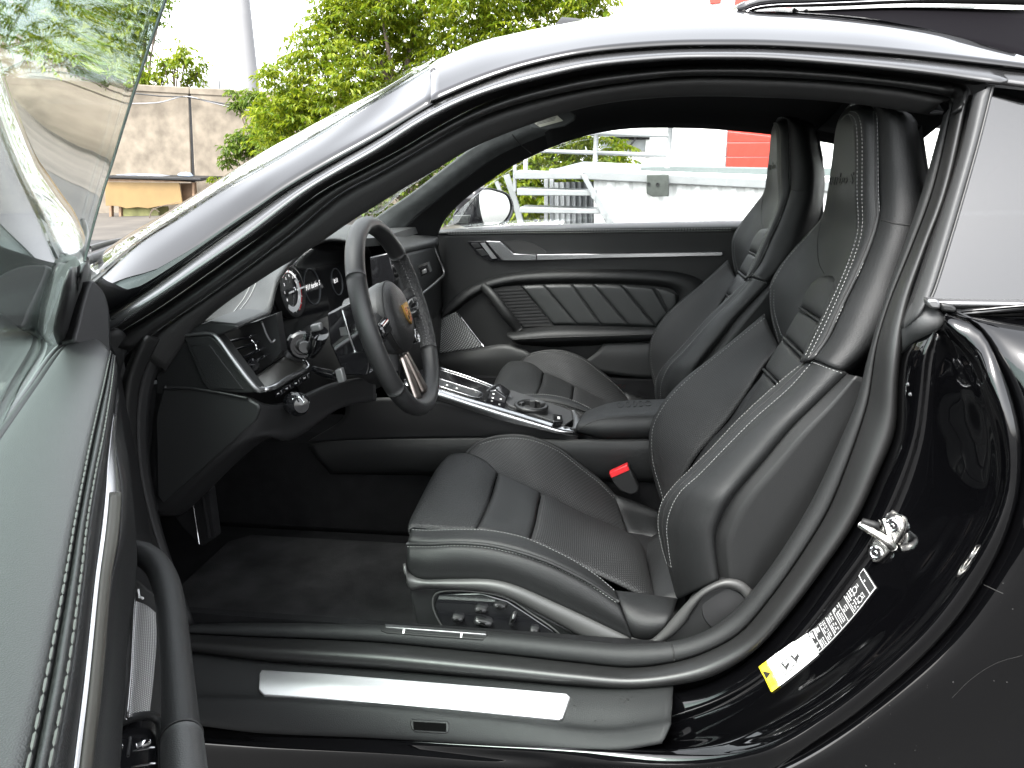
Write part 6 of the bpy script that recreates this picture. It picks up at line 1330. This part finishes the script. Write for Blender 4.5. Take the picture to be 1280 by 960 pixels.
quad_slab('newel_post', [(641, 190), (645, 190), (645, 240), (641, 240)], YR-.33, .04, wsteel, stt, .004); quad_slab('side_brace', [(618, 228), (622, 226), (632, 250), (628, 252)], YR-.2, .03, wsteel, stt, .003)
bp_ = quad_slab('dock_bumper', [(808.5, 219), (836, 218.5), (836, 245.5), (816, 246), (808, 242)], YR-.16, .14, mat('bumper_rubber', (.04, .045, .04), .85, bump=.6, bscale=60, var=.3, vscale=12), None, .006); tag(bp_, 'dark grey green rubber dock bumper with two bolt holes on the white platform', 'dock bumper')
for a, b in ((811, 230), (822, 230.5)): lathe('bolt_hole', P(a, b, YR-.165), (0, -1, 0), [(.014, -.004), (.014, .002), (.011, .002), (.010, -.003), (0, -.003)], M['gap'], bp_, 14)
quad_slab('rust_streak', [(815, 246), (829, 246), (827, 268), (818, 268)], YR-.012, .004, mat('streak', (.60, .60, .57), .7), rp, 0) if False else None
# ------------------------------------------------------------------ trees and bushes
def leaf_mat(name, c, tr):
    m = bpy.data.materials.new(name); m.use_nodes = True; t = m.node_tree; b = t.nodes['Principled BSDF']
    b.inputs['Roughness'].default_value = .45; b.inputs['Specular IOR Level'].default_value = .35
    g = t.nodes.new('ShaderNodeNewGeometry'); rp_ = t.nodes.new('ShaderNodeValToRGB')
    rp_.color_ramp.elements[0].color = (c[0]*.55, c[1]*.72, c[2]*.6, 1); rp_.color_ramp.elements[1].color = (min(c[0]*1.5, 1), c[1]*1.25, c[2]*1.1, 1)
    t.links.new(g.outputs['Random Per Island'], rp_.inputs[0]); t.links.new(rp_.outputs[0], b.inputs['Base Color'])
    tl = t.nodes.new('ShaderNodeBsdfTranslucent'); t.links.new(rp_.outputs[0], tl.inputs[0])
    mx = t.nodes.new('ShaderNodeMixShader'); mx.inputs[0].default_value = tr
    t.links.new(b.outputs[0], mx.inputs[1]); t.links.new(tl.outputs[0], mx.inputs[2]); t.links.new(mx.outputs[0], t.nodes['Material Output'].inputs[0])
    return m
leafm = leaf_mat('maple_leaf', (.165, .225, .013), .55); leafm2 = leaf_mat('elm_leaf', (.10, .16, .02), .5)
bark = mat('bark', (.11, .085, .065), .9, bump=1, bscale=30)
def crown(blobs, n, L, m, parent, rng, spread=.5):
    """leaflets hung in small sprays through a set of ellipsoid clumps"""
    vs = []; fs = []; tot = sum(r[3]**2 for r in blobs)
    for (x, y, z, r) in blobs:
        c = Vector((x, y, z)); k = int(n*r*r/tot)
        for _ in range(max(1, k//6)):
            u = Vector((rng.gauss(0, 1), rng.gauss(0, 1), rng.gauss(0, 1))).normalized()
            rr = r*(rng.random()**.42)*(1+.35*noise.noise(u*2.2+c))
            p = c+Vector((u.x*rr, u.y*rr*.85, u.z*rr*.9))
            if p.z < .05: continue
            az = rng.uniform(0, 2*pi); axis = Vector((cos(az), sin(az), rng.uniform(-.5, .25))).normalized()
            sd_ = axis.cross(Vector((0, 0, 1))).normalized()
            for q in range(6):
                base = p+axis*(L*.45*q*.5); sgn = 1 if q % 2 else -1
                d = (axis*rng.uniform(.3, .9)+sd_*(sgn*rng.uniform(.3, 1.0))+Vector((0, 0, rng.uniform(-.9, .05)))).normalized()
                w = d.cross(Vector((rng.uniform(-.3, .3), rng.uniform(-.3, .3), 1))).normalized(); l = L*rng.uniform(.7, 1.25); nn = w.cross(d)*(l*.10)
                b = len(vs)
                vs += [base, base+d*l*.45+w*l*.17+nn, base+d*l-nn*1.2, base+d*l*.45-w*l*.17+nn, base+d*l*.45-nn*.2]
                fs += [(b, b+1, b+4), (b+1, b+2, b+4), (b+2, b+3, b+4), (b+3, b, b+4)]
    o = obj('crown', vs, fs, m, parent, False); o['kind'] = 'stuff'; return o
def limb(pts, r0, r1): return tube(None, [Vector(p) for p in pts], [r0, (r0+r1)/2, r1], None, n=8, m=12)
def tree(name, label, cat, base, clumps, n, L, m, seed, trunk_r=.12, group=None, limbs=5):
    rng = random.Random(seed); root = empty(name, base); tag(root, label, cat, group)
    b = Vector(base); cs = [Vector(c[:3]) for c in clumps]; top = sum(cs, Vector())/len(cs)
    ch_ = [limb([b-Vector((0, 0, .2)), b+Vector((.1, 0, (top.z-b.z)*.4)), top], trunk_r, trunk_r*.35)]
    for c in rng.sample(clumps, min(limbs, len(clumps))):
        s = b.lerp(top, rng.uniform(.3, .8)); e = Vector(c[:3]); ch_.append(limb([s, s.lerp(e, .5)+Vector((0, 0, .15)), e], trunk_r*.4, .012))
    joined('trunk', ch_, bark, root); crown(clumps, n, L, m, root, rng)
    return root
def blob(px, py, Y, rpx): p = P(px, py, Y); return (p.x, p.y, p.z, rpx*(p-CAM).dot(CF)/FPX)
A = 10.6
mt = [(345, 150, 38), (372, 105, 44), (400, 60, 46), (440, 95, 55), (445, 30, 60), (385, 150, 40), (430, 140, 45), (500, 70, 55), (520, 15, 60), (590, 40, 58), (600, -25, 65), (660, 5, 62), (700, -30, 60), (735, -5, 42), (480, 130, 45), (560, 90, 50), (470, -20, 60), (540, -50, 60), (420, 10, 30), (365, 125, 30), (640, 60, 45), (335, 175, 26), (352, 200, 30), (338, 95, 18), (328, 150, 16)]
tree('maple_tree', 'large bright yellow green leafy maple rising behind the windscreen and roof', 'tree', (P(520, 262, A).x, A+.3, 0), [blob(a, b, A+((i*37) % 10)*.14-.6, r) for i, (a, b, r) in enumerate(mt)], 42000, .11, leafm, 11, .16, limbs=9)
mt2 = [(640, 215, 45), (690, 200, 45), (735, 190, 40), (700, 245, 45), (655, 255, 40), (745, 222, 38), (770, 195, 26), (680, 165, 45), (720, 150, 40), (620, 190, 40)]
tree('maple_tree', 'green maple seen through the passenger window behind the stair railing', 'tree', (P(690, 275, 9.6).x, 9.8, 0), [blob(a, b, 9.6+(i % 4)*.2, r) for i, (a, b, r) in enumerate(mt2)], 13000, .10, leafm, 12, .10)
mt3 = [(480, 240, 35), (515, 220, 40), (560, 215, 42), (550, 255, 36), (450, 225, 40), (420, 200, 45), (500, 180, 50), (590, 240, 40), (470, 265, 18), (600, 180, 50), (380, 205, 35)]
tree('leafy_shrub', 'shaded green shrub at ground level seen through the windscreen', 'shrub', (P(520, 276, 10.2).x, 10.3, 0), [blob(a, b, 10.2+(i % 3)*.2, r) for i, (a, b, r) in enumerate(mt3)], 8000, .10, leafm2, 13, .07)
mt4 = [(182, 92, 14), (200, 95, 14), (216, 82, 15), (232, 72, 16), (236, 98, 15), (250, 85, 12), (205, 78, 9), (228, 58, 10)]
tree('elm_sapling', 'small airy sapling poking above the concrete wall left of the chimney', 'tree', (P(222, 262, 15.2).x, 15.2, 0), [blob(a, b, 15.2+(i % 3)*.15, r) for i, (a, b, r) in enumerate(mt4)], 1100, .15, leafm, 14, .05, limbs=7)
mt5 = [(196, 20, 12), (205, 8, 14), (190, 45, 10), (187, 70, 9), (180, 20, 24), (165, 50, 20), (212, 30, 5), (150, 15, 24), (170, -10, 25)]
tree('elm_tree', 'tall thin leaved tree beside the open door glass at upper left', 'tree', (P(180, 262, 15.6).x, 15.6, 0), [blob(a, b, 15.6+(i % 3)*.15, r) for i, (a, b, r) in enumerate(mt5)], 1100, .15, leafm2, 15, .08, limbs=6)
mt6 = [(292, 185, 14), (305, 170, 15), (318, 188, 16), (285, 203, 9), (330, 165, 16), (300, 130, 12), (318, 120, 14), (335, 140, 18), (290, 115, 7), (350, 180, 20)]
tree('leafy_shrub', 'drooping green shrub hanging in front of the concrete wall beneath the chimney', 'shrub', (P(335, 262, 12.6).x, 12.6, 0), [blob(a, b, 12.4+(i % 3)*.15, r) for i, (a, b, r) in enumerate(mt6)], 3000, .12, leafm2, 16, .04, limbs=8)
mt7 = [(-160, 60, 130), (-60, -30, 120), (40, 90, 80), (-250, 0, 140), (60, -40, 90), (110, 40, 50)]
tree('maple_tree', 'broad green maple beyond the wall hidden behind the open door glass', 'tree', (P(-60, 262, 15.4).x, 15.4, 0), [blob(a, b, 15.4+(i % 3)*.4, r) for i, (a, b, r) in enumerate(mt7)], 6000, .22, leafm, 17, .16)
wd = tree('weed', 'small bright green weed growing by the right end of the bench', 'plant', (P(186, 281, 12.7).x, 12.7, 0), [blob(186, 276, 12.7, 6), blob(268, 226, 12.7, 7)], 160, .09, leafm, 18, .01, limbs=1)
# ------------------------------------------------------------------ ground
go = obj('ground', [(-150, -150, 0), (150, -150, 0), (150, 150, 0), (-150, 150, 0)], [(0, 1, 2, 3)], mat('asphalt', (.024, .024, .024), .85, bump=.6, bscale=60, var=.35, vscale=.6), None, False)
tag(go, kind='structure')

yd = obj('dusty_yard', [(-40, 8.2, .004), (12, 9.2, .004), (12, 30, .004), (-40, 30, .004)], [(0, 1, 2, 3)], mat('dusty_ground', (.060, .053, .045), .9, bump=1.0, bscale=18, var=.35, vscale=1.3), None, False)
tag(yd, kind='structure')
